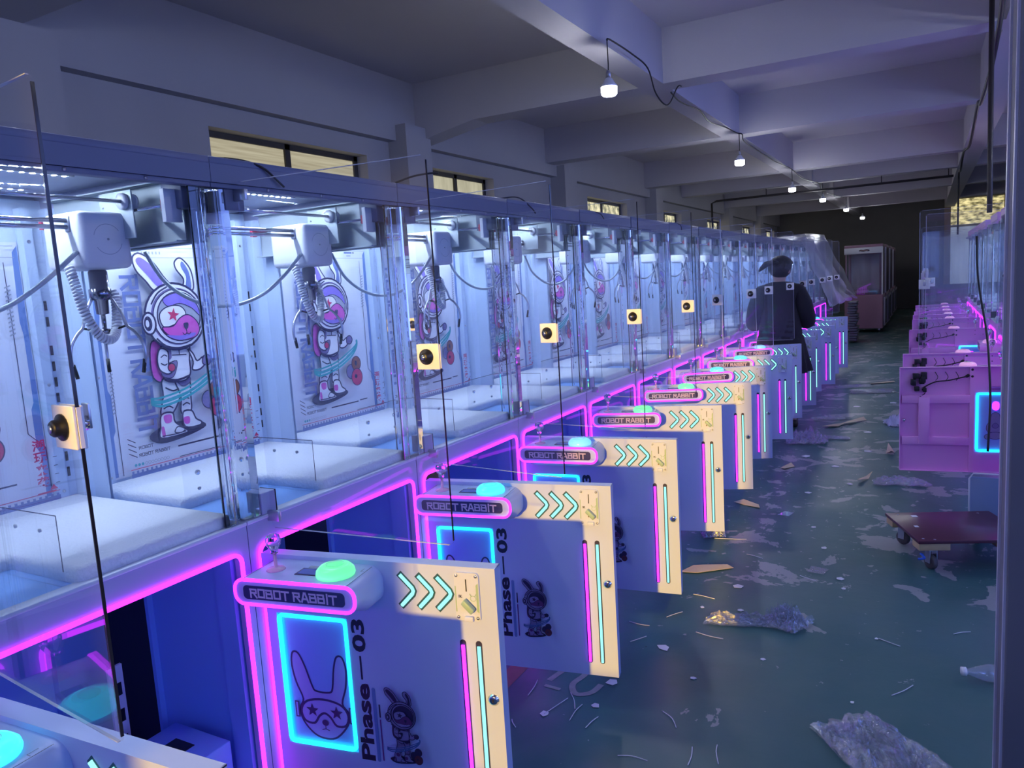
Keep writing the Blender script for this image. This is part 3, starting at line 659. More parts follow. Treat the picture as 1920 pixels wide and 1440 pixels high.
    for k in range(3):
        s0 = .440+k*.054; pth = [(s0, .832), (s0+.034, .797), (s0+.037, .789), (s0+.034, .781), (s0, .746)]
        A = Art(cg, door_f(0)); A.line([(s0-.004, .836), pth[1], pth[2], pth[3], (s0-.004, .742)], .020, M['tealslot'])
        cb.tube([(.0012, u, v) for u, v in pth], .0052, M['cyanw'], 6)
    cg.build('chevron_recess', fd); cb.build('chevron_neon', fd)
    for s0, mm in ((.610, 'pink'), (.655, 'cyanw')):
        g1 = MB(); A = Art(g1, door_f(0)); A.poly(rrect(s0-.009, s0+.009, .200, .665, .0088), M['darkslot']); g1.tube([(.001, s0, .206), (.001, s0, .650)], .0052, M[mm], 6); g1.build('light_bar', fd)
    lk = MB(); lk.lathe([(.016, 0), (.016, .002), (.012, .004), (.012, .006), (.009, .0065)], (0, .686, .505), M['chrome'], 20, 'x'); lk.box(.0066, .007, .684, .688, .500, .510, M['black']); lk.tube([(-.018, .686, .505), (-.045, .686, .505)], .009, M['chrome'], 10)
    lk.build('lock', fd)
    # coin acceptor
    cm = M['coin']; ca = MB(); prism(ca, rrect(.600, .668, .722, .852, .010), 0, .007, lambda u, v, w: (w, u, v), cm)
    A = Art(ca, door_f(.007)); A.rect(.601, .745, .604, .815, M['greenp']); A.poly([(.660, .820), (.666, .826), (.666, .745), (.660, .75)], M['greenp'])
    A.rect(.6315, .802, .6345, .835, M['black']); A.line(smooth_open([(.632, .775), (.634, .765), (.630, .752)], 5, 2), .005, mat('coin_gap', (.2, .1, .04), .6))
    vs, fs, asp = text2d('IK', .02); A.mesh2d(vs, fs, M['blackprint'], lambda x, y: (.611+x*.010, .784+y*.008))
    A.line([(.651+.008*math.cos(t*.6), .784+.007*math.sin(t*.6)) for t in range(11)], .0012, M['greenp'], True); A.line([(.646, .79), (.642, .797)], .002, M['greenp']); A.line([(.656, .79), (.66, .797)], .002, M['greenp'])
    for u in (.607, .661):
        for v in (.731, .844): ca.lathe([(.0042, .007), (.0042, .009), (.002, .0105)], (0, u, v), M['steel'], 10, 'x')
    ca.box(.007, .016, .626, .650, .722, .736, cm, r=.002); ca.build('coin_acceptor', fd)
    lv = MB(); lv.box(-.008, .008, -.019, .019, -.008, .008, M['greenp'], r=.003, tf=lambda v: Vector((.018+v[0], .640+v[1]*.72+v[2]*.62, .766-v[1]*.72+v[2]*.75)))
    lv.build('reject_lever', fd)
    # control console
    co = MB(); bk_ = rrect(.022, .388, .748, .853, .040, 6); fr = rrect(.030, .392, .786, .853, .028, 6); n = len(bk_); dep = .155
    mid = rrect(.026, .390, .772, .853, .033, 6)
    rings = [[(0, u, v) for u, v in bk_], [(.06, u, v) for u, v in bk_], [(.11, u, v) for u, v in mid], [(dep, u, v) for u, v in fr]]
    co.grid([[p for p in r_] for r_ in rings], dm, True, True); co.add(rings[-1], [tuple(range(n))], dm)
    A = Art(co, lambda u, v, w: (u, v, .853+w)); A.line([(.012, .365), (dep-.01, .365)], .0018, M['ink']); A.line([(.012, .055), (dep-.01, .055)], .0018, M['ink']); A.line([(.03, .352), (.05, .352), (.05, .362)], .0014, M['ink'])
    co.build('control_console', fd)
    sc = MB(); sc.box(.055, .10, .180, .262, .853, .8545, M['darkslot']); sc.box(.06, .095, .185, .257, .8545, .8552, mat('dim_blue_screen', (.03, .05, .2), .2, emit=(.05, .08, .35), es=.5)); sc.box(.036, .048, .190, .262, .853, .8541, M['pgray']); sc.build('display_screen', fd)
    js = MB(); js.lathe([(.026, 0), (.024, .003), (.012, .006), (.005, .009), (.0045, .045)], (.075, .105, .853), mat('pinkish_joystick_base', (.75, .40, .62), .25), 20)
    js.lathe([(.006, .044), (.010, .047), (.011, .056), (.014, .062), (.020, .072), (.0215, .082), (.018, .094), (.009, .100), (.002, .101)], (.075, .105, .853), M['ball'], 16, smooth=False)
    js.build('joystick', fd)
    pb = MB(); pb.lathe([(.050, 0), (.052, .006), (.050, .016), (.040, .026), (.024, .030), (.022, .027), (.001, .027)], (.080, .295, .853), mat('milky_pink_button', (.8, .5, .75), .3, emit=(.9, .4, .75), es=.5) if pink else M['green'], 28); 
    pb.lathe([(.023, .027), (.024, .031), (.020, .033), (.001, .034)], (.080, .295, .853), clear('button_cap', (.8, 1, .9), haze=.3), 24); pb.build('push_button', fd)
    ne = MB(); ne.tube([(dep, u, v) for u, v in rrect(.030, .392, .786, .853, .028, 6)], .0046, M['pink'], 6, True); 
    if not pink: ne.build('console_neon', fd)
    pl = MB(); A = Art(pl, door_f(dep)); A.poly(rrect(.056, .364, .800, .838, .012), M['plate'])
    tech(A, 'ROBOT RABBIT', lambda a, b: (.078+a*.262, .806+b*.025), M['platelet'], .2); pl.build('name_plate', fd)
    fd.rotation_euler = (0, 0, 0)
    # gantry ------------------------------------------------------------
    for y, nm in ((.02, 0), (WO-.055, 1)):
        sr = MB(); sr.box(-.66, -.08, y+(.03 if nm else 0), y+.034 if nm else y+.004, 1.75, 1.915, M['steelgray']); sr.box(-.66, -.08, y, y+.034, 1.75, 1.754, M['steelgray']); sr.box(-.66, -.08, y, y+.034, 1.911, 1.915, M['steelgray'])
        yy = y+(-.012 if nm else .046); sr.tube([(-.64, yy, 1.845), (-.085, yy, 1.845)], .005, M['chrome'], 8); sr.box(-.10, -.085, yy-.01, yy+.012, 1.83, 1.86, mat('red_bumper', (.5, .05, .1), .5)); sr.box(-.085, -.07, yy-.02, yy+.03, 1.80, 1.885, M['white'])
        sr.box(-.66, -.645, yy-.01, yy+.012, 1.83, 1.86, _mc['red_bumper'])
        sr.build('side_rail', root)
    ga = MB()
    for x, z, r_ in ((-.235, 1.868, .005), (-.30, 1.818, .006), (-.30, 1.801, .006)): ga.tube([(x, .055, z), (x, WO-.075, z)], r_, M['chrome'], 10)
    for y in (.05, WO-.085):
        ga.box(-.345, -.205, y, y+.004, 1.77, 1.898, M['steelgray'], r=.001)
        ga.lathe([(.006, -.012), (.022, -.012), (.022, -.002), (.014, -.001), (.014, .018), (.022, .019), (.022, .028), (.006, .028)], (-.235, y, 1.868), M['white'], 18, 'y')
        ga.lathe([(.003, 0), (.003, -.003)], (-.33, y, 1.86), M['steel'], 8, 'y')
    gy = ga.build('gantry', root)
    gh = MB(); gh.tube(smooth_open([(-.36, WO-.09, 1.73), (-.33, WO-.03, 1.66), (-.30, WO+.05, 1.60), (-.30, WO+.14, 1.575), (-.30, WO+.24, 1.61), (-.30, WO+.37, 1.69)] if False else [(-.37, .055, 1.745), (-.35, .10, 1.65), (-.31, .18, 1.585), (-.28, .28, 1.57), (-.27, .40, 1.60), (-.265, .50, 1.66), (-.27, .598, 1.735)], 7), .006, M['steelgray'], 8)
    gh.build('signal_hose', root)
    ca = MB(); cy0 = .60; ca.box(-.42, -.25, cy0, cy0+.146, 1.692, 1.842, M['white'], r=.018, seg=4)
    A = Art(ca, lambda u, v, w: (-.2498+w, u, v)); cc = (cy0+.075, 1.768)
    for a0, a1 in ((.6, 2.9), (3.7, 6.0)): A.line([(cc[0]+.04*math.cos(a0+(a1-a0)*k/14), cc[1]+.04*math.sin(a0+(a1-a0)*k/14)) for k in range(15)], .0012, M['pgray'])
    ca.lathe([(.003, 0), (.003, .002)], (-.25, cc[0], cc[1]), M['steel'], 8, 'x')
    ca.box(-.312, -.288, cy0-.003, cy0+.02, 1.788, 1.830, M['steel'], r=.004)
    car = ca.build('carriage', root)
    cw = MB(); x0, y0 = -.315, cy0+.075
    cw.lathe([(.020, 1.69), (.024, 1.685), (.024, 1.64), (.028, 1.638), (.028, 1.61), (.018, 1.607), (.016, 1.57), (.006, 1.568), (.006, 1.53), (.014, 1.528), (.014, 1.515)][::-1], (x0, y0, 0), mat('dark_chrome', (.22, .22, .27), .18, 1.0), 18); cw.build('claw_head', car)
    for k in range(3):
        a = 2*PI*k/3+.5; cx, sy = math.cos(a), math.sin(a); pg = MB()
        pts = [(.026, 1.615), (.050, 1.57), (.062, 1.535), (.078, 1.52), (.098, 1.49), (.104, 1.455), (.098, 1.425), (.092, 1.405)]
        pg.tube(smooth_open([(x0+cx*r_, y0+sy*r_, z) for r_, z in pts], 4), [.0045]*24+[.003]*5, M['steel'], 8); pg.tube([(x0+cx*.012, y0+sy*.012, 1.522), (x0+cx*.062, y0+sy*.062, 1.535)], .003, M['black'], 6)
        pg.tube([(x0+cx*.100, y0+sy*.100, 1.44), (x0+cx*.0925, y0+sy*.0925, 1.402)], .0052, M['black'], 8)
        pg.build('claw_finger', car)
    cc_ = MB(); path = smooth_open([(-.30, cy0-.012, 1.70), (-.285, cy0-.012, 1.66), (-.27, cy0-.005, 1.58), (-.265, cy0+.02, 1.52), (-.27, cy0+.055, 1.50), (-.29, cy0+.09, 1.52), (-.30, cy0+.108, 1.58), (-.31, cy0+.112, 1.63)], 8); hel = []
    dist = [0.0]
    for a_, b_ in zip(path, path[1:]): dist.append(dist[-1]+math.dist(a_, b_))
    turns = dist[-1]/.0088; NP = int(turns*11)
    for i in range(NP+1):
        d_ = dist[-1]*i/NP; a = max(0, min(len(path)-2, next((q for q in range(len(dist)) if dist[q] > d_), len(dist)-1)-1))
        p = Vector(path[a]).lerp(Vector(path[a+1]), (d_-dist[a])/max(1e-9, dist[a+1]-dist[a])); tn = (Vector(path[a+1])-Vector(path[a])).normalized(); e1 = tn.cross(Vector((1, 0, 0))).normalized(); e2 = tn.cross(e1)
        an = 2*PI*turns*i/NP; hel.append(p+e1*math.cos(an)*.0105+e2*math.sin(an)*.0105)
    cc_.tube(hel, .0036, M['white'], 5); cc_.build('coiled_cable', car)
    return root
# ------------------------------------------------------------------ place the machines
def drop(root, names):
    for ch in list(root.children):
        if ch.name.split('.')[0] in names:
            for g in list(ch.children): bpy.data.objects.remove(g)
            bpy.data.objects.remove(ch)
def recolour(o, old, new):
    o.data = o.data.copy()
    for i, m in enumerate(o.data.materials):
        if m == old: o.data.materials[i] = new
JY = [.6125, 1.424, 2.237, 3.050, 3.868, 4.695, 5.512, 6.345, 7.165, 7.985, 8.805, 9.625, 10.445, 11.265]
FREE = {0: (.70, .07), 1: (.695, .15), 2: (.70, .15), 3: (.70, .118), 4: (.68, .20), 5: (.665, .26), 6: (.675, .345), 7: (.70, .22), 8: (.684, .39), 9: (.70, .29), 10: (.66, .42), 11: (.72, .16), 12: (.68, .33), 13: (.71, .15)}
GLS = {0: .02, 1: .13, 2: .01, 3: .03, 4: .04, 5: -.075, 6: .035, 7: -.05, 8: .13, 9: .1, 10: .0, 11: .12, 12: .05, 13: .1}
proto = build_machine('blue'); ppink = build_machine('pink')
btn = {0: 'cyanb', 1: 'green', 2: 'cyanb', 3: 'blueb', 4: 'green', 5: 'green', 6: 'cyanb', 7: 'cyanb', 8: 'blueb', 9: 'cyanb', 10: 'cyanb', 11: 'cyanb', 12: 'blueb', 13: 'cyanb'}
ordn = ['', 'second', 'third', 'fourth', 'fifth', 'sixth', 'seventh', 'eighth', 'ninth', 'tenth', 'eleventh', 'twelfth', 'thirteenth', 'fourteenth', 'fifteenth', 'sixteenth', 'seventeenth', 'eighteenth']
bcol = {'cyanb': 'cyan', 'green': 'green', 'blueb': 'blue'}
LBL = {0: 'nearest claw machine of the neon row, its door cut by the lower left corner',
       1: 'second claw machine of the neon row, its open door the largest, with green button',
       2: 'third claw machine of the neon row, with a cyan button and orange-lit glass lock',
       3: 'fourth claw machine of the neon row, with blue-white button and claw off centre'}
mach = []
for k, y in enumerate(JY):
    m = copy_tree(proto); m.location = (0, y, 0); m['group'] = 'claw machines in the neon row on the left'
    m['label'] = LBL.get(k, '%s claw machine of the neon row counting from the camera, with a %s push button' % (ordn[k], bcol[btn[k]]))
    fx, fy = FREE[k]; fd = find(m, 'front_door'); fd.rotation_euler = (0, 0, -math.atan2(fx, fy-.0) if True else 0)
    a = math.atan2(fx-.012, fy-.03); fd.rotation_euler = (0, 0, -a)
    gd = find(m, 'glass_door'); a = math.acos(max(-1, min(1, (GLS[k]-.085)/.60))); gd.rotation_euler = (0, 0, -a)
    pb = find(fd, 'push_button')
    if btn[k] != 'green':
        recolour(pb, M['green'], M[btn[k]])
    if k >= 5: recolour(find(gd, 'polished_edge'), M['edged'], M['edge'])  # far door edges take the pale reflection colour
    car = find(m, 'carriage'); car.location.y = {3: -.12, 4: .02, 6: -.02, 8: -.03}.get(k, 0.0)
    mach.append(m)
for k in range(2):
    m = copy_tree(proto); m.location = (0, -.216-.82*k, 0); m['group'] = 'claw machines in the neon row on the left'
    m['label'] = 'claw machine of the neon row standing %s the photographer' % ('just left of' if k == 0 else 'behind')
    find(m, 'front_door').rotation_euler = (0, 0, math.radians(-78)); find(m, 'glass_door').rotation_euler = (0, 0, math.radians(-88))
for k in range(4):
    m = copy_tree(proto); drop(m, ('front_door', 'glass_door')); m.location = (0, 12.085+.82*k, 0); m['group'] = 'claw machines in the neon row on the left'
    m['label'] = '%s claw machine of the neon row, under the cloudy plastic film behind the person' % ordn[14+k]
# right row of pink machines facing the left row
for k in range(9):
    m = copy_tree(ppink); y0 = [5.04, 5.86, 8.18, 9.75, 10.57, 11.39, 12.21, 13.03, 7.0][k]; m.location = (2.235, y0+WO, 0); m.rotation_euler = (0, 0, PI)
    fd = find(m, 'front_door'); fy = [.11, .10, .10, .15, .1, .12, .2, .1, .1][k]; fd.rotation_euler = (0, 0, -math.atan2(.69, fy-.03) if k < 8 else 0)
    gd = find(m, 'glass_door'); gd.rotation_euler = (0, 0, -math.acos(min(1, ([-.004, .31, .1, .08, .0, .1, .05, .1, .685][k]-.085)/.6)))
    recolour(find(gd, 'polished_edge'), M['edged'], M['edge'])
    m['group'] = 'pink claw machines facing the aisle on the right'
    m['label'] = ('nearest pink claw machine beyond the column, open door showing a cyan framed window' if k == 0 else
                  ('%s pink claw machine of the right row counting from the column' % (ordn[k] if k < 2 else ordn[k+1]))) if k < 8 else 'pink claw machine with its doors shut, third in the right row from the column'
def delete_tree(o):
    for ch in list(o.children): delete_tree(ch)
    bpy.data.objects.remove(o)
delete_tree(proto); delete_tree(ppink)
# thin black leads hanging off the tops of some cabinets
def lead(name, pts, r, label, group=None, cat='cable'):
    o = MB().tube(smooth_open(pts, 6), r, M['cable'], 6).build(name); return tag(o, label, cat, group)
lead('power_lead', [(-.30, 1.46, 1.970), (-.12, 1.47, 1.978), (-.02, 1.53, 1.974), (.016, 1.60, 1.955), (.020, 1.655, 1.92), (.022, 1.675, 1.905)], .0035, 'black power lead drooping over the slate edge of the second claw machine')
lead('power_lead', [(-.20, 2.27, 1.971), (-.10, 2.33, 1.98), (-.03, 2.40, 2.01), (.02, 2.46, 2.022), (.04, 2.47, 2.02)], .0035, 'short black lead sticking up over the third claw machine')
lead('power_lead', [(-.30, 3.06, 1.971), (-.05, 3.08, 1.975), (-.01, 3.20, 1.985), (.02, 3.27, 1.94), (.022, 3.31, 1.915)], .0035, 'black lead looped over the top of the fourth claw machine')
lead('power_lead', [(-.25, 3.95, 1.971), (-.05, 3.98, 1.975), (.018, 4.12, 1.96), (.02, 4.2, 1.93)], .003, 'black lead on top of the fifth claw machine')
lead('power_lead', [(-.25, 5.6, 1.971), (-.05, 5.62, 1.975), (.018, 5.75, 1.96), (.02, 5.8, 1.92)], .003, 'black lead hanging from the seventh claw machine top')
# ------------------------------------------------------------------ bulbs and wiring
def bulb_lamp(x, y, z, ztop, label, prop=None):
    if prop is None:
        t = thing('bulb_lamp', label, 'lamp', (x, y, z), 0, 'bulbs hanging along the aisle')
        b = MB(); b.lathe([(.004, -.052), (.040, -.050), (.052, -.040), (.055, .0), (.055, .008), (.004, .010)], (0, 0, 0), M['lamp'], 20); b.build('bulb', t)
        c = MB(); c.lathe([(.056, .006), (.056, .016), (.044, .030), (.024, .062), (.018, .068)], (0, 0, 0), M['white'], 20); c.build('bulb_neck', t)
        c = MB(); c.lathe([(.017, .066), (.018, .10), (.012, .115), (.004, .118)], (0, 0, 0), M['steel'], 14); c.build('lamp_socket', t)
    else:
        t = copy_tree(prop); t.location = (x, y, z); t['label'] = label
    h = ztop-z; w = MB(); w.tube([(0, 0, .11), (.002, 0, h*.5), (0, 0, h)], .004, M['cable'], 6); w.build('hanging_cord', t)
    return t
LP = [(-.24, 5.06, 2.87, 3.18), (-.27, 9.33, 2.86, 3.2), (-.27, 13.3, 2.86, 3.2), (-.15, 16.4, 2.89, 3.2), (-.05, 20.2, 2.9, 3.2), (.02, 24.4, 2.9, 3.2)]
nm = ['largest and nearest hanging bulb, beside the ceiling girder', 'second hanging bulb, under the second ceiling beam', 'third hanging bulb along the aisle', 'fourth hanging bulb along the aisle', 'fifth hanging bulb along the aisle', 'farthest hanging bulb, by the dark far wall']
L0 = None
for (x, y, z, zt), n_ in zip(LP, nm):
    if L0 is None:
        base = bulb_lamp(x, y, z, zt, n_); L0 = base
    else:
        t = copy_tree(L0); t.location = (x, y, z); t['label'] = n_
for i, (x, y) in enumerate(((3.3, 1.6), (3.3, 5.6))):
    t = copy_tree(L0); t.location = (x, y, 2.87); t['label'] = 'hanging bulb of the right bay out of frame, %s' % ('beside the near column', 'over the pink machines')[i]
for y in (1.2, -1.8):  # out-of-view bulbs added as fill light around the camera
    t = copy_tree(L0); t.location = (-.27, y, 2.87); t['label'] = 'unseen fill bulb added behind the photographer' if y < 0 else 'unseen fill bulb added above the photographer'
t = copy_tree(L0); t.location = (3.2, 11.6, 2.45); t['label'] = 'hanging bulb at the right edge beside the far column'
for ch in t.children:
    if ch.name.startswith('hanging_cord'): ch.scale = (1, 1, 3.6)
gx = -.30
o = MB().tube(smooth_open([(-.24, 5.06, 3.18), (-.24, 5.12, 3.2), (-.25, 5.6, 3.215), (-.25, 5.95, 3.19), (-.27, 6.2, 3.05), (-.25, 6.45, 3.0), (-.20, 6.58, 3.16), (-.2, 6.7, 3.19)], 6), .006, M['cable'], 6).build('lighting_cable'); tag(o, 'black cable from the nearest bulb down under the main beam', 'cable')
o = MB().tube(smooth_open([(-.33, 6.83, 3.185), (-.35, 7.2, 3.17), (-.33, 7.8, 3.19), (-.36, 8.3, 3.165), (-.33, 8.9, 3.19), (-.30, 9.35, 3.19), (-.27, 9.5, 3.19), (-.33, 9.9, 3.17), (-.36, 11, 3.185), (-.33, 12.2, 3.17), (-.30, 13.2, 3.19), (-.30, 13.8, 3.18), (-.34, 15, 3.185), (-.2, 16.4, 3.19), (-.34, 18, 3.18), (-.1, 20.2, 3.19)], 5), .007, M['cable'], 6).build('lighting_cable'); tag(o, 'black lighting cable clipped along the girder over the aisle', 'cable')
o = MB().tube(smooth_open([(1.82, 2.3, 3.3), (1.90, 3.4, 3.17), (2.00, 4.6, 3.10), (2.06, 5.6, 3.17), (2.10, 6.5, 3.17), (2.10, 7.4, 3.02), (2.10, 8.6, 3.0), (2.12, 9.5, 3.14), (2.13, 11.4, 2.98), (2.14, 13.6, 3.15), (2.14, 14.8, 3.0), (2.16, 16.2, 3.1), (2.16, 16.3, 2.6), (2.16, 16.3, 2.0)], 6), .018, M['cable'], 6).build('cable_bundle'); tag(o, 'thick black cable bundle sagging along the right girder', 'cable')
o = MB().tube([(2.02, 5.95, 3.2), (2.03, 5.95, 1.9), (2.03, 5.95, 1.86)], .016, M['frame'], 8).build('drop_pipe'); tag(o, 'dark vertical conduit left of the right column', 'pipe')
o = MB().tube(smooth_open([(1.93, 5.3, 1.70), (1.94, 5.28, 1.45), (1.985, 5.2, 1.12), (1.99, 5.0, .92), (1.99, 4.9, .75), (1.98, 4.85, .5)], 6), .006, M['cable'], 6).build('hanging_lead'); tag(o, 'black lead hanging down in front of the pink machines beside the column', 'cable')
o = MB(); o.tube([(-2.3, 16.25, 0), (-2.3, 16.25, 3.02), (-2.2, 16.25, 3.06), (2.08, 16.25, 3.06)], .022, M['frame'], 8); [o.tube([(x, 16.25, 3.06), (x, 16.25, 3.205)], .008, M['frame'], 6) for x in (-1.2, .9, 2.0)]
tag(o.build('air_pipe'), 'thin dark pipe crossing the hall under the far beams', 'pipe')
# ------------------------------------------------------------------ pink cabinets far down the aisle
def far_cabinet():
    t = thing('display_cabinet', 'x', 'claw machine', (0, 0, 0))
    dk = mat('dull_pink_paint', (.42, .22, .32), .5); b = MB()
    b.box(-.80, 0, 0, .9, .09, .86, dk, r=.01); b.box(-.80, 0, 0, .9, 1.93, 2.0, dk, r=.012); b.box(-.78, -.74, .84, .88, .86, 1.93, dk); b.box(-.04, 0, .84, .88, .86, 1.93, dk); b.box(-.78, -.75, 0.01, .04, .86, 1.93, dk); b.box(-.03, 0, 0.01, .04, .86, 1.93, M['white'])
    b.box(-.76, -.04, .86, .88, .88, 1.9, dk); b.box(-.79, -.01, -.004, 0, .10, .84, dk); b.build('cabinet', t)
    f = MB(); f.box(-.80, 0, -.02, .01, 1.80, 1.94, M['white'], r=.004); f.build('header_panel', t)
    e = MB(); A = Art(e, lambda u, v, w: (u, -.021-w, v), .0015); A.shape([(-.50, 1.865), (-.46, 1.89), (-.40, 1.885), (-.32, 1.895), (-.27, 1.87), (-.30, 1.85), (-.34, 1.858), (-.40, 1.845), (-.46, 1.855)], M['ink']); A.line([(-.47, 1.872), (-.30, 1.872)], .01, mat('emblem_gold', (.5, .3, .25), .5)); e.build('emblem', t)
    g = MB(); g.box(-.77, -.03, 0.0, .004, .87, 1.80, M['pane']); g.box(-.004, 0, .05, .84, .87, 1.9, M['pane']); g.build('glass', t)
    h = MB(); h.box(0, .05, .06, .84, .15, .80, mat('pale_side_door', (.38, .34, .42), .5), r=.01); h.box(.05, .06, .12, .16, .2, .75, M['black']); h.box(0.05, .06, .4, .43, .2, .75, M['black']); h.build('front_door', t)
    i = MB(); i.box(-.7, -.1, .1, .8, .87, .98, M['film'], r=.03); i.grid([[(-.7+.1*a, .55+.06*math.sin(a*1.7), .95+.85*b_/6+.02*math.sin(a+b_)) for a in range(7)] for b_ in range(7)], M['drape']); i.build('inner_film', t)
    c = MB()
    for x in (-.72, -.08):
        for y in (.08, .82): c.lathe([(.03, -.008), (.03, .008)], (x, y, .03), M['black'], 12, 'x'); c.box(x-.02, x+.02, y-.02, y+.02, .05, .09, M['steel'])
    c.build('caster', t); return t
f0 = far_cabinet()
for k in range(7):
    t = f0 if k == 0 else copy_tree(f0); t.location = (.80+.02*(k % 2), 19.1+1.12*k, 0); t['group'] = 'dull pink cabinets far down the hall'
    t['label'] = 'nearest of the dull pink cabinets far down the aisle, with a white header' if k == 0 else '%s of the dull pink cabinets lined up towards the far wall' % ordn[k]
# cloudy film over the last machines
dr = MB(); rows = []; random.seed(5)
for i in range(41):
    y = 12.1+3.6*i/40; row = []
    hump = .13*math.exp(-((y-15.1)/.35)**2)+.05*math.sin(y*3.1)
    prof = [(-.86, 1.70), (-.84, 2.0+hump), (-.3, 2.02+hump*1.2), (.03, 2.0+hump), (.10, 1.8), (.24+.05*math.sin(y*5), 1.5), (.38+.06*math.sin(y*4+1), 1.2), (.50+.08*math.sin(y*6), 1.0+.04*math.sin(y*7))]
    for j in range(8*4-3):
        a = j/4; q = min(int(a), 6); fr = a-q; x = prof[q][0]*(1-fr)+prof[q+1][0]*fr; z = prof[q][1]*(1-fr)+prof[q+1][1]*fr
        nn = noise.noise(Vector((x*3, y*3, z*3)))*.05; row.append((x+nn, y, z+nn*.6 if j < 14 else z))
    rows.append(row)
dr.grid(rows, M['drape']); o = dr.build('plastic_film'); tag(o, 'large cloudy plastic film draped over the far end of the neon row', 'plastic sheet')
st = MB()
for k in range(16): 
    dx = random.uniform(-.05, .05); st.box(.28+dx*.5, .44+dx*.5, 16.6, 17.1, .04+.05*k, .04+.05*k+.043, mat('folded_grey_film', (.20, .20, .26), .6), r=.015)
tag(st.build('folded_sheets'), 'stack of folded grey sheets beside the pink cabinets', 'stack', kind='stuff')
# ------------------------------------------------------------------ person seen from behind
def skin_obj(name, chains, mtl, parent, root=0, sub=2):
    bm_v = []; bm_e = []; rad = []
    idx = {}
    for ch in chains:
        prev = None
        for p, r in ch:
            key = tuple(round(c_, 4) for c_ in p)
            if key not in idx: idx[key] = len(bm_v); bm_v.append(p); rad.append(r)
            i = idx[key]
            if prev is not None: bm_e.append((prev, i))
            prev = i
    me = bpy.data.meshes.new(name); me.from_pydata(bm_v, bm_e, []); o = bpy.data.objects.new(name, me); C.objects.link(o)
    sk = o.modifiers.new('skin', 'SKIN'); sk.use_smooth_shade = True; sk.branch_smoothing = .6
    for i, v in enumerate(me.skin_vertices[0].data):
        r = rad[i]; v.radius = (r, r) if not hasattr(r, '__len__') else r; v.use_root = (i == root)
    ss = o.modifiers.new('sub', 'SUBSURF'); ss.levels = sub; ss.render_levels = sub
    dg = bpy.context.evaluated_depsgraph_get(); me2 = bpy.data.meshes.new_from_object(o.evaluated_get(dg)); me2.materials.clear(); me2.materials.append(mtl)
    for p in me2.polygons: p.use_smooth = True
    bpy.data.objects.remove(o); o2 = bpy.data.objects.new(name, me2); C.objects.link(o2)
    if parent: o2.parent = parent
    return o2
skinm = mat('skin', (.50, .33, .30), .5); coatm = mat('black_coat_cloth', (.010, .011, .020), .85, bump=.4, bscale=14, sheen=.05); hairm = mat('black_hair', (.012, .011, .014), .45, bump=.6, bscale=60)
PX, PY = .40, 7.84
pr = thing('person', 'person in a loose black coat, black hair tied back, seen from behind among the doors', 'person', (PX, PY, 0), math.radians(8))
# local frame: facing +y, x to the right
body = [[((0, 0, .93), .13), ((0, 0, 1.10), .125), ((0, .01, 1.25), .14), ((0, 0, 1.37), .12), ((0, .0, 1.44), .055), ((.0, .012, 1.48), .058), ((.004, .022, 1.535), .088), ((.006, .030, 1.585), .098), ((.004, .02, 1.635), .062)],
        [((0, 0, .93), .13), ((.09, 0, .86), .095), ((.10, .01, .50), .065), ((.105, -.01, .12), .042), ((.105, .02, .055), .04), ((.108, .12, .035), .032)],
        [((0, 0, .93), .13), ((-.09, 0, .86), .095), ((-.10, .02, .50), .065), ((-.105, 0.0, .12), .042), ((-.105, .03, .055), .04), ((-.108, .13, .035), .032)],
        [((0, 0, 1.37), .12), ((.15, 0, 1.37), .062), ((.24, -.02, 1.16), .048), ((.27, .04, 1.04), .042), ((.17, .24, 1.06), .028), ((.15, .27, 1.06), .026), ((.125, .32, 1.06), .024)],
        [((0, 0, 1.37), .12), ((-.15, 0, 1.37), .062), ((-.24, -.02, 1.16), .048), ((-.26, .04, 1.03), .042), ((-.19, .25, 1.05), .028), ((-.18, .28, 1.05), .026), ((-.165, .33, 1.05), .024)]]
for sx, hx, hy in ((1, .125, .32), (-1, -.165, .33)):
    for i, (dx, L_) in enumerate(((-.022, .062), (-.008, .072), (.007, .068), (.021, .054))):
        body.append([((hx, hy, 1.06 if sx > 0 else 1.05), .024), ((hx+dx, hy+.028, 1.055), .0085), ((hx+dx*1.1, hy+.028+L_*.5, 1.045), .008), ((hx+dx*1.1, hy+.02+L_, 1.025), .007)])
    body.append([((hx, hy, 1.06 if sx > 0 else 1.05), .024), ((hx-sx*.032, hy+.012, 1.05), .009), ((hx-sx*.046, hy+.035, 1.04), .008)])
bo = skin_obj('body', body, skinm, pr)
face = MB()
face.lathe([(.004, -.012), (.011, -.004), (.010, .006), (.003, .02)], (.006, .128, 1.60), skinm, 10)
face.box(-.016, .028, .118, .126, 1.558, 1.566, mat('lips', (.4, .14, .14), .5), r=.003)
for x in (-.028, .04): face.lathe([(.001, .0), (.010, .001), (.011, .006), (.006, .011)], (x, .112, 1.622), M['white'], 12, 'y'); face.lathe([(.005, .0), (.002, .003)], (x, .122, 1.622), M['black'], 10, 'y')
for x, s_ in ((-.092, -1), (.102, 1)): face.lathe([(.003, -.03), (.013, -.018), (.014, 0), (.019, .014), (.014, .028), (.003, .033)], (x, .018, 1.585), skinm, 12)
fo_ = face.build('face_features', pr); fo_.location.z = -.025; fo_.rotation_euler = (0, 0, math.radians(-42))
hr = MB(); rows = []
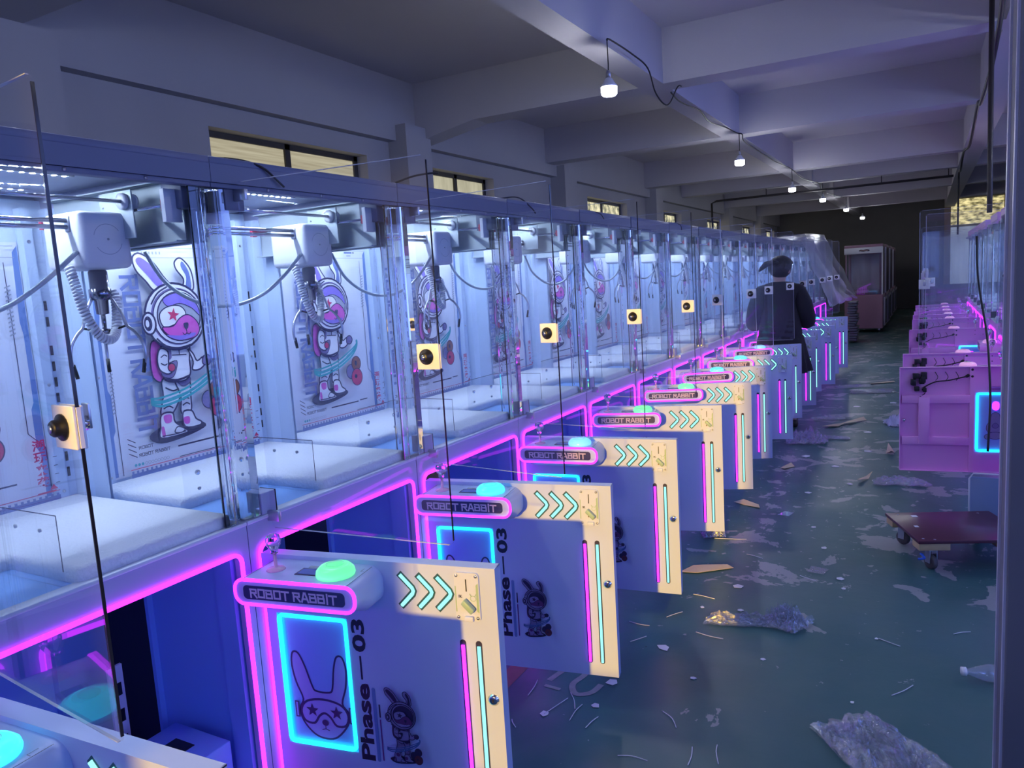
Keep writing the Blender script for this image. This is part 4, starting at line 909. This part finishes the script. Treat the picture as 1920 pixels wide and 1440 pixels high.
for i in range(15):
    th = PI*i/14; row = []
    for k in range(24):
        a = 2*PI*k/24; r = .112+.003*math.sin(9*a); z = math.cos(th); s_ = math.sin(th); yy = -s_*math.cos(a); fwd = max(0, -yy)
        low = 1.0 if yy < .25 else .35
        hz = .115*z if z > 0 else .115*z*(1.0 if yy < .15 else .2)
        row.append((.005+r*s_*math.sin(a)*.95, .014+(-s_*math.cos(a)*r*-1*-1 if False else s_*math.cos(a+PI)*-1*r*-1*.98), 1.612+hz))
    rows.append(row)
rows = []
for i in range(17):
    th = PI*.80*i/16; row = []
    for k in range(28):
        a = 2*PI*k/28; ry = math.sin(th)*math.cos(a); rx = math.sin(th)*math.sin(a); z = math.cos(th)
        if ry > .25 and z < .30: ry *= .80; rx *= .84
        rr = (.122+.003*math.sin(14*a+i))*(1-.22*max(0, (i-8)/8)**2); row.append((.005+rx*rr*.98, .014+ry*rr*1.02, 1.612+z*.118))
    rows.append(row)
hr.grid(rows, hairm, True, True)
ho_ = hr.build('hair', pr); ho_.location = (.0, 0, -.022); ho_.rotation_euler = (0, 0, math.radians(-42))
hr = MB()
hr.tube([(-.02, -.085, 1.655), (-.06, -.125, 1.665), (-.12, -.14, 1.65), (-.165, -.135, 1.61), (-.185, -.13, 1.585)], [.028, .026, .030, .020, .006], hairm, 10); hr.lathe([(.018, -.01), (.024, 0), (.018, .01)], (-.045, -.11, 1.662), M['black'], 10, 'x')
hr.build('ponytail', pr, (0, 0, -.022))
coat = [[((0, 0, .78), (.25, .18)), ((0, 0, .95), (.22, .165)), ((0, 0, 1.12), (.21, .155)), ((0, .005, 1.27), (.21, .15)), ((0, 0, 1.39), (.165, .125)), ((0, .004, 1.46), (.088, .085))],
        [((0, 0, 1.39), (.165, .125)), ((.17, 0, 1.365), .098), ((.235, -.02, 1.17), .088), ((.27, .03, 1.03), .082), ((.19, .20, 1.05), .058)],
        [((0, 0, 1.39), (.165, .125)), ((-.17, 0, 1.365), .098), ((-.235, -.02, 1.17), .088), ((-.265, .03, 1.02), .082), ((-.21, .20, 1.04), .058)]]
skin_obj('coat', coat, coatm, pr)
sk_ = MB(); rows = []
for i, (z, rx, ry) in enumerate(((.92, .215, .16), (.80, .235, .18), (.68, .255, .20), (.56, .275, .215))):
    rows.append([((rx+.012*math.sin(7*a)*i)*math.cos(a), (ry+.010*math.sin(5*a)*i)*math.sin(a), z) for a in [2*PI*k/40 for k in range(40)]])
sk_.grid(rows, coatm, True, True); sk_.build('coat_hem', pr)
tr = [[((.09, 0, .80), .11), ((.10, .01, .50), .085), ((.105, -.01, .14), .07)]], [[((-.09, 0, .80), .11), ((-.10, .02, .50), .085), ((-.105, 0, .14), .07)]]
for c_ in tr: skin_obj('trouser_leg', c_, mat('black_trousers', (.012, .012, .016), .8), pr)
for x, y in ((.106, .05), (-.106, .06)):
    s_ = MB(); s_.box(x-.05, x+.05, y-.12, y+.15, .0, .075, mat('black_shoe', (.015, .015, .015), .5), r=.03, seg=3); s_.build('shoe', pr)
# ------------------------------------------------------------------ dolly
dl = thing('platform_dolly', 'wooden dolly with a maroon board on four casters, beside the right column', 'dolly', (1.82, 4.51, 0), math.radians(21.4))
dc = Vector((1.80, 4.52))
maro = mat('maroon_film_board', (.085, .022, .045), .3, var=.15, vscale=6); pine = mat('pine_block', (.50, .36, .20), .6, var=.15, vscale=25)
b = MB(); b.box(-.275, .275, -.237, .237, .150, .166, maro, r=.002); b.box(-.16, -.13, .15, .18, .1662, .1668, M['scrap']); b.box(-.21, -.19, -.02, .005, .1662, .167, M['scrap'])
for x, y in ((-.24, -.20), (-.19, -.215), (.18, -.20), (.24, -.18), (-.22, .20), (.2, .20)): b.lathe([(.007, .166), (.004, .168)], (x, y, 0), M['steel'], 10)
b.build('deck_board', dl)
for (x, y, a) in ((-.195, -.185, .3), (.19, -.185, 0), (-.195, .185, .6), (.19, .185, .1)):
    bl = MB(); bl.box(x-.075, x+.075, y-.045, y+.045, .112, .150, pine, r=.002); bl.build('wood_block', dl)
    cs = MB(); ca_, sa_ = math.cos(a), math.sin(a); tf = lambda v, x=x, y=y, ca_=ca_, sa_=sa_: Vector((x+v[0]*ca_-v[1]*sa_, y+v[0]*sa_+v[1]*ca_, v[2]))
    cs.box(-.035, .035, -.03, .03, .106, .112, M['steel'], tf=tf); cs.box(-.022, -.018, -.018, .018, .035, .106, M['steel'], tf=tf); cs.box(.018, .022, -.018, .018, .035, .106, M['steel'], tf=tf)
    w0 = len(cs.v); cs.lathe([(.012, -.014), (.034, -.014), (.038, -.009), (.038, .009), (.034, .014), (.012, .014)], (0, 0, .038), mat('rubber_wheel', (.09, .08, .085), .6), 18, 'x')
    for i in range(w0, len(cs.v)): cs.v[i] = tuple(tf(cs.v[i]))
    cs.build('caster', dl)
rg = MB(); rg.tube(smooth_open([(-.235, -.185, .075), (-.25, -.20, .085), (-.24, -.22, .07), (-.265, -.205, .06)], 5), .006, mat('blue_rag', (.03, .12, .6), .7), 6); rg.build('blue_tie', dl)
# pale board leaning behind the dolly
lb = MB(); lb.box(1.90, 2.14, 4.93, 4.945, .02, .34, mat('blue_film_board', (.20, .28, .48), .3), r=.006, tf=lambda v: Vector((v[0], v[1]+(v[2])*.12, v[2]-.02))); lb.tube([(1.90, 4.93, .0), (1.90, 4.97, .31), (1.92, 4.975, .34), (2.14, 4.975, .34)], .005, M['scrap'], 6)
tag(lb.build('leaning_board'), 'small blue board with a white edge standing behind the dolly', 'board')
# ------------------------------------------------------------------ litter on the floor
def crumple(name, cx, cy, sx, sy, h, rot, label, seed, m=None, n=30, ruff=1.0, cat='plastic bag', outline=None, into=None, more=False):
    ca_, sa_ = math.cos(rot), math.sin(rot); b = into or MB()
    for lay in range(2):
        rows = []
        for i in range(n):
            row = []
            for j in range(n):
                u, v = 2*i/(n-1)-1, 2*j/(n-1)-1
                e = max(abs(u), abs(v)); w_ = 1+.25*noise.noise(Vector((u*1.5+seed, v*1.5, 3)))
                x = u*sx*w_; y = v*sy*(1+.3*noise.noise(Vector((u*2, v*2+seed, 9))))
                if outline: x, y = outline(u, v, x, y)
                rid = 1-abs(noise.noise(Vector((u*2.4+seed, v*2.4, lay*.3))))*2.4; r2 = 1-abs(noise.noise(Vector((u*4.2+seed, v*4.2, 5+lay))))*2.6
                z = .003+lay*.004+h*max(0, .5*max(0, rid)**2+.45*max(0, r2)**2)*(1-.75*e**3)*(1.0 if lay else .45)*ruff
                row.append((cx+x*ca_-y*sa_, cy+x*sa_+y*ca_, z))
            rows.append(row)
        b.grid(rows, m or M['film'], False)
    if more: return b
    o = b.build(name); return tag(o, label, cat)
_b = crumple('plastic_bag', .98, 3.31, .19, .045, .06, .25, '', 1, more=True)
crumple('plastic_bag', 1.14, 3.36, .075, .08, .12, 1.1, 'crumpled clear plastic bag stretched out in the middle of the floor', 11, into=_b)
crumple('plastic_bag', 1.58, 2.50, .13, .22, .075, .75, 'flattened clear plastic bag at the bottom edge near the column', 2)
crumple('plastic_bag', .55, 4.42, .07, .06, .14, .4, 'bunched clear plastic bag beside the fourth open door', 3)
crumple('plastic_bag', .72, 7.15, .17, .12, .17, .2, 'tall crumpled plastic bag beyond the seventh open door', 4)
crumple('plastic_bag', 1.52, 5.93, .17, .10, .05, .1, 'clear plastic bag lying below the nearest pink door', 5)
crumple('plastic_bag', 1.43, 8.1, .10, .10, .13, .2, 'whitish plastic bag peeking out beside the pink door', 6, m=clear('milky_film', (.9, .9, 1), 1.4, .3, haze=.5))
crumple('plastic_bag', .95, 7.35, .12, .05, .03, .1, 'flat shred of film right of the tall crumpled bag', 7)
crumple('plastic_bag', 1.10, 10.2, .25, .16, .03, .3, 'thin film sheet spread on the far aisle floor', 8)
crumple('plastic_bag', .80, 8.3, .16, .08, .03, .3, 'thin film shred near the yellowed card strips', 9)
crumple('plastic_bag', .85, 10.6, .22, .12, .03, .5, 'flat film by the last open doors', 10)
def sheet(name, pts, m, label, cat, z=.002, th=.0012, curl=0.0, grp=None):
    b = MB(); n_ = len(pts); cx = sum(p[0] for p in pts)/n_; cy = sum(p[1] for p in pts)/n_
    vs = [(x, y, z+curl*((x-cx)**2+(y-cy)**2)*3.5*(1 if i % 2 else .4)) for i, (x, y) in enumerate(pts)]
    vs += [(x, y, zz+th) for (x, y, zz) in vs]
    b.add(vs, [tuple(range(n_))[::-1], tuple(range(n_, 2*n_))]+[(i, (i+1) % n_, n_+(i+1) % n_, n_+i) for i in range(n_)], m)
    o = b.build(name); return tag(o, label, cat, grp)
sheet('card_scrap', [(.53, 3.78), (.62, 3.80), (.78, 3.93), (.74, 3.96), (.62, 3.93), (.57, 3.90)], M['card'], 'pointed yellowed card strip next to the third open door', 'card scrap', curl=.12)
sheet('card_scrap', [(.52, 5.12), (.60, 5.08), (.71, 5.03), (.69, 5.10), (.57, 5.20)], M['card'], 'yellowed card strip near the fifth open door', 'card scrap', curl=.3)
sheet('card_scrap', [(.78, 7.82), (.92, 7.90), (.97, 8.05), (.86, 8.0)], M['card'], 'creased yellowed card beyond the seventh door', 'card scrap', curl=.5)
sheet('card_scrap', [(.93, 8.05), (1.12, 8.35), (1.15, 8.28), (.98, 8.0)], M['card'], 'slim yellowed card strip pointing away along the aisle', 'card scrap', curl=.2)
sheet('card_scrap', [(.66, 6.15), (.72, 6.3), (.76, 6.22), (.70, 6.1)], M['card'], 'small yellowed card near the sixth open door', 'card scrap', curl=.3)
sheet('card_scrap', [(1.26, 5.86), (1.31, 5.98), (1.33, 6.1), (1.29, 6.02), (1.24, 5.9)], M['card'], 'curled tan card left of the bag under the pink door', 'card scrap', curl=1.2)
sheet('card_scrap', [(1.39, 6.80), (1.43, 6.78), (1.45, 6.88), (1.40, 6.95)], M['card'], 'small curled tan card on the floor left of the pink door', 'card scrap', curl=2.0)
sheet('card_scrap', [(1.02, 10.9), (1.30, 11.1), (1.32, 11.04), (1.05, 10.82)], M['card'], 'long tan strip lying far along the aisle', 'card scrap', curl=.1)
sheet('label_sheet', [(1.14, 4.01), (1.22, 4.00), (1.24, 4.08), (1.15, 4.10)], M['film'], 'small clear label sleeve with print lying alone on the floor', 'plastic sleeve')
sheet('label_sheet', [(.84, 4.93), (.91, 4.92), (.93, 5.00), (.87, 5.02)], clear('printed_sleeve', (.9, .9, 1), haze=.3), 'small printed clear sleeve near the fourth open door', 'plastic sleeve')
rnd = random.Random(21)
sc = [(.60, 2.60, .03, 0), (.70, 2.95, .035, .3), (.92, 3.43, .016, .2), (.60, 2.42, .02, .8), (.45, 2.30, .02, 1), (1.30, 3.97, .022, .1), (1.18, 4.4, .022, .2), (1.08, 4.75, .02, .9), (1.33, 3.85, .014, .5), (1.1, 3.0, .012, .1), (.88, 2.75, .016, .3), (.75, 3.4, .012, 2), (.85, 3.70, .03, .5), (1.5, 3.35, .01, .3), (1.45, 2.8, .01, .7), (.95, 5.5, .03, .2), (1.2, 5.8, .025, .4), (1.05, 6.3, .04, .6), (1.25, 6.9, .04, .1), (.8, 6.6, .04, .9), (1.2, 7.7, .05, .3), (1.0, 9.1, .05, .2), (1.35, 9.4, .05, .2)]
for i, (x, y, r, a) in enumerate(sc):
    pts = [(x+r*(.6+.5*rnd.random())*math.cos(a+k*1.26), y+r*(.6+.5*rnd.random())*math.sin(a+k*1.26)) for k in range(5)]
    sheet('paper_scrap', pts, M['scrap'], 'small white paper scrap scattered on the green floor', 'paper scrap', grp='white scraps on the floor')
tie = [(475, 1085), (1020, 1340, 1065, 1310), (990, 1305, 1008, 1276), (1070, 1300, 1078, 1330), (1068, 1352, 1092, 1322), (1098, 1366, 1122, 1345), (1243, 1335, 1268, 1366), (1180, 1166, 1218, 1174), (1250, 1158, 1280, 1148), (1182, 1204, 1212, 1194), (1305, 1186, 1356, 1199), (1158, 1418, 1214, 1428), (1298, 1402, 1290, 1436), (1345, 1398, 1347, 1434), (1648, 1198, 1688, 1213), (1788, 1190, 1820, 1186), (1672, 1305, 1712, 1286), (1340, 1010, 1400, 1012), (1400, 1040, 1430, 1048), (1300, 1115, 1340, 1124), (960, 1350, 967, 1365), (1500, 1080, 1530, 1090)]
_cp = cam.matrix_world.translation
def floor_pt(px, py):
    v = _F+_R*(px-960)/1411.84-_U*(py-720)/1411.84; t_ = -_cp.z/v.z; return _cp+v*t_
for q in tie[1:]:
    a, b_ = floor_pt(q[0], q[1]), floor_pt(q[2], q[3]); mid = (a+b_)/2+Vector((rnd.uniform(-.01, .01), rnd.uniform(-.01, .01), 0))
    o = MB().tube(smooth_open([(a.x, a.y, .003), (mid.x, mid.y, .004), (b_.x, b_.y, .003)], 4), .0017, M['scrap'], 5).build('tie_offcut'); tag(o, 'thin white plastic tie offcut lying on the floor', 'cable tie', 'white tie offcuts on the floor')
# bottle
bt = thing('plastic_bottle', 'clear empty water bottle with a white cap lying by the foot of the right column', 'bottle', (1.80, 3.12, .034), math.radians(12))
b = MB(); b.lathe([(.010, .018), (.013, .03), (.020, .05), (.031, .085), (.033, .10), (.031, .105), (.033, .11), (.033, .15), (.031, .155), (.033, .16), (.033, .20), (.028, .21), (.004, .205)], (0, 0, 0), clear('bottle_plastic', (.93, .96, 1), 2.6, .06, haze=.16), 18, 'x'); b.build('bottle_body', bt)
b = MB(); b.lathe([(.004, 0), (.016, .001), (.0165, .018), (.012, .02)], (0, 0, 0), M['white'], 18, 'x'); b.build('bottle_cap', bt)
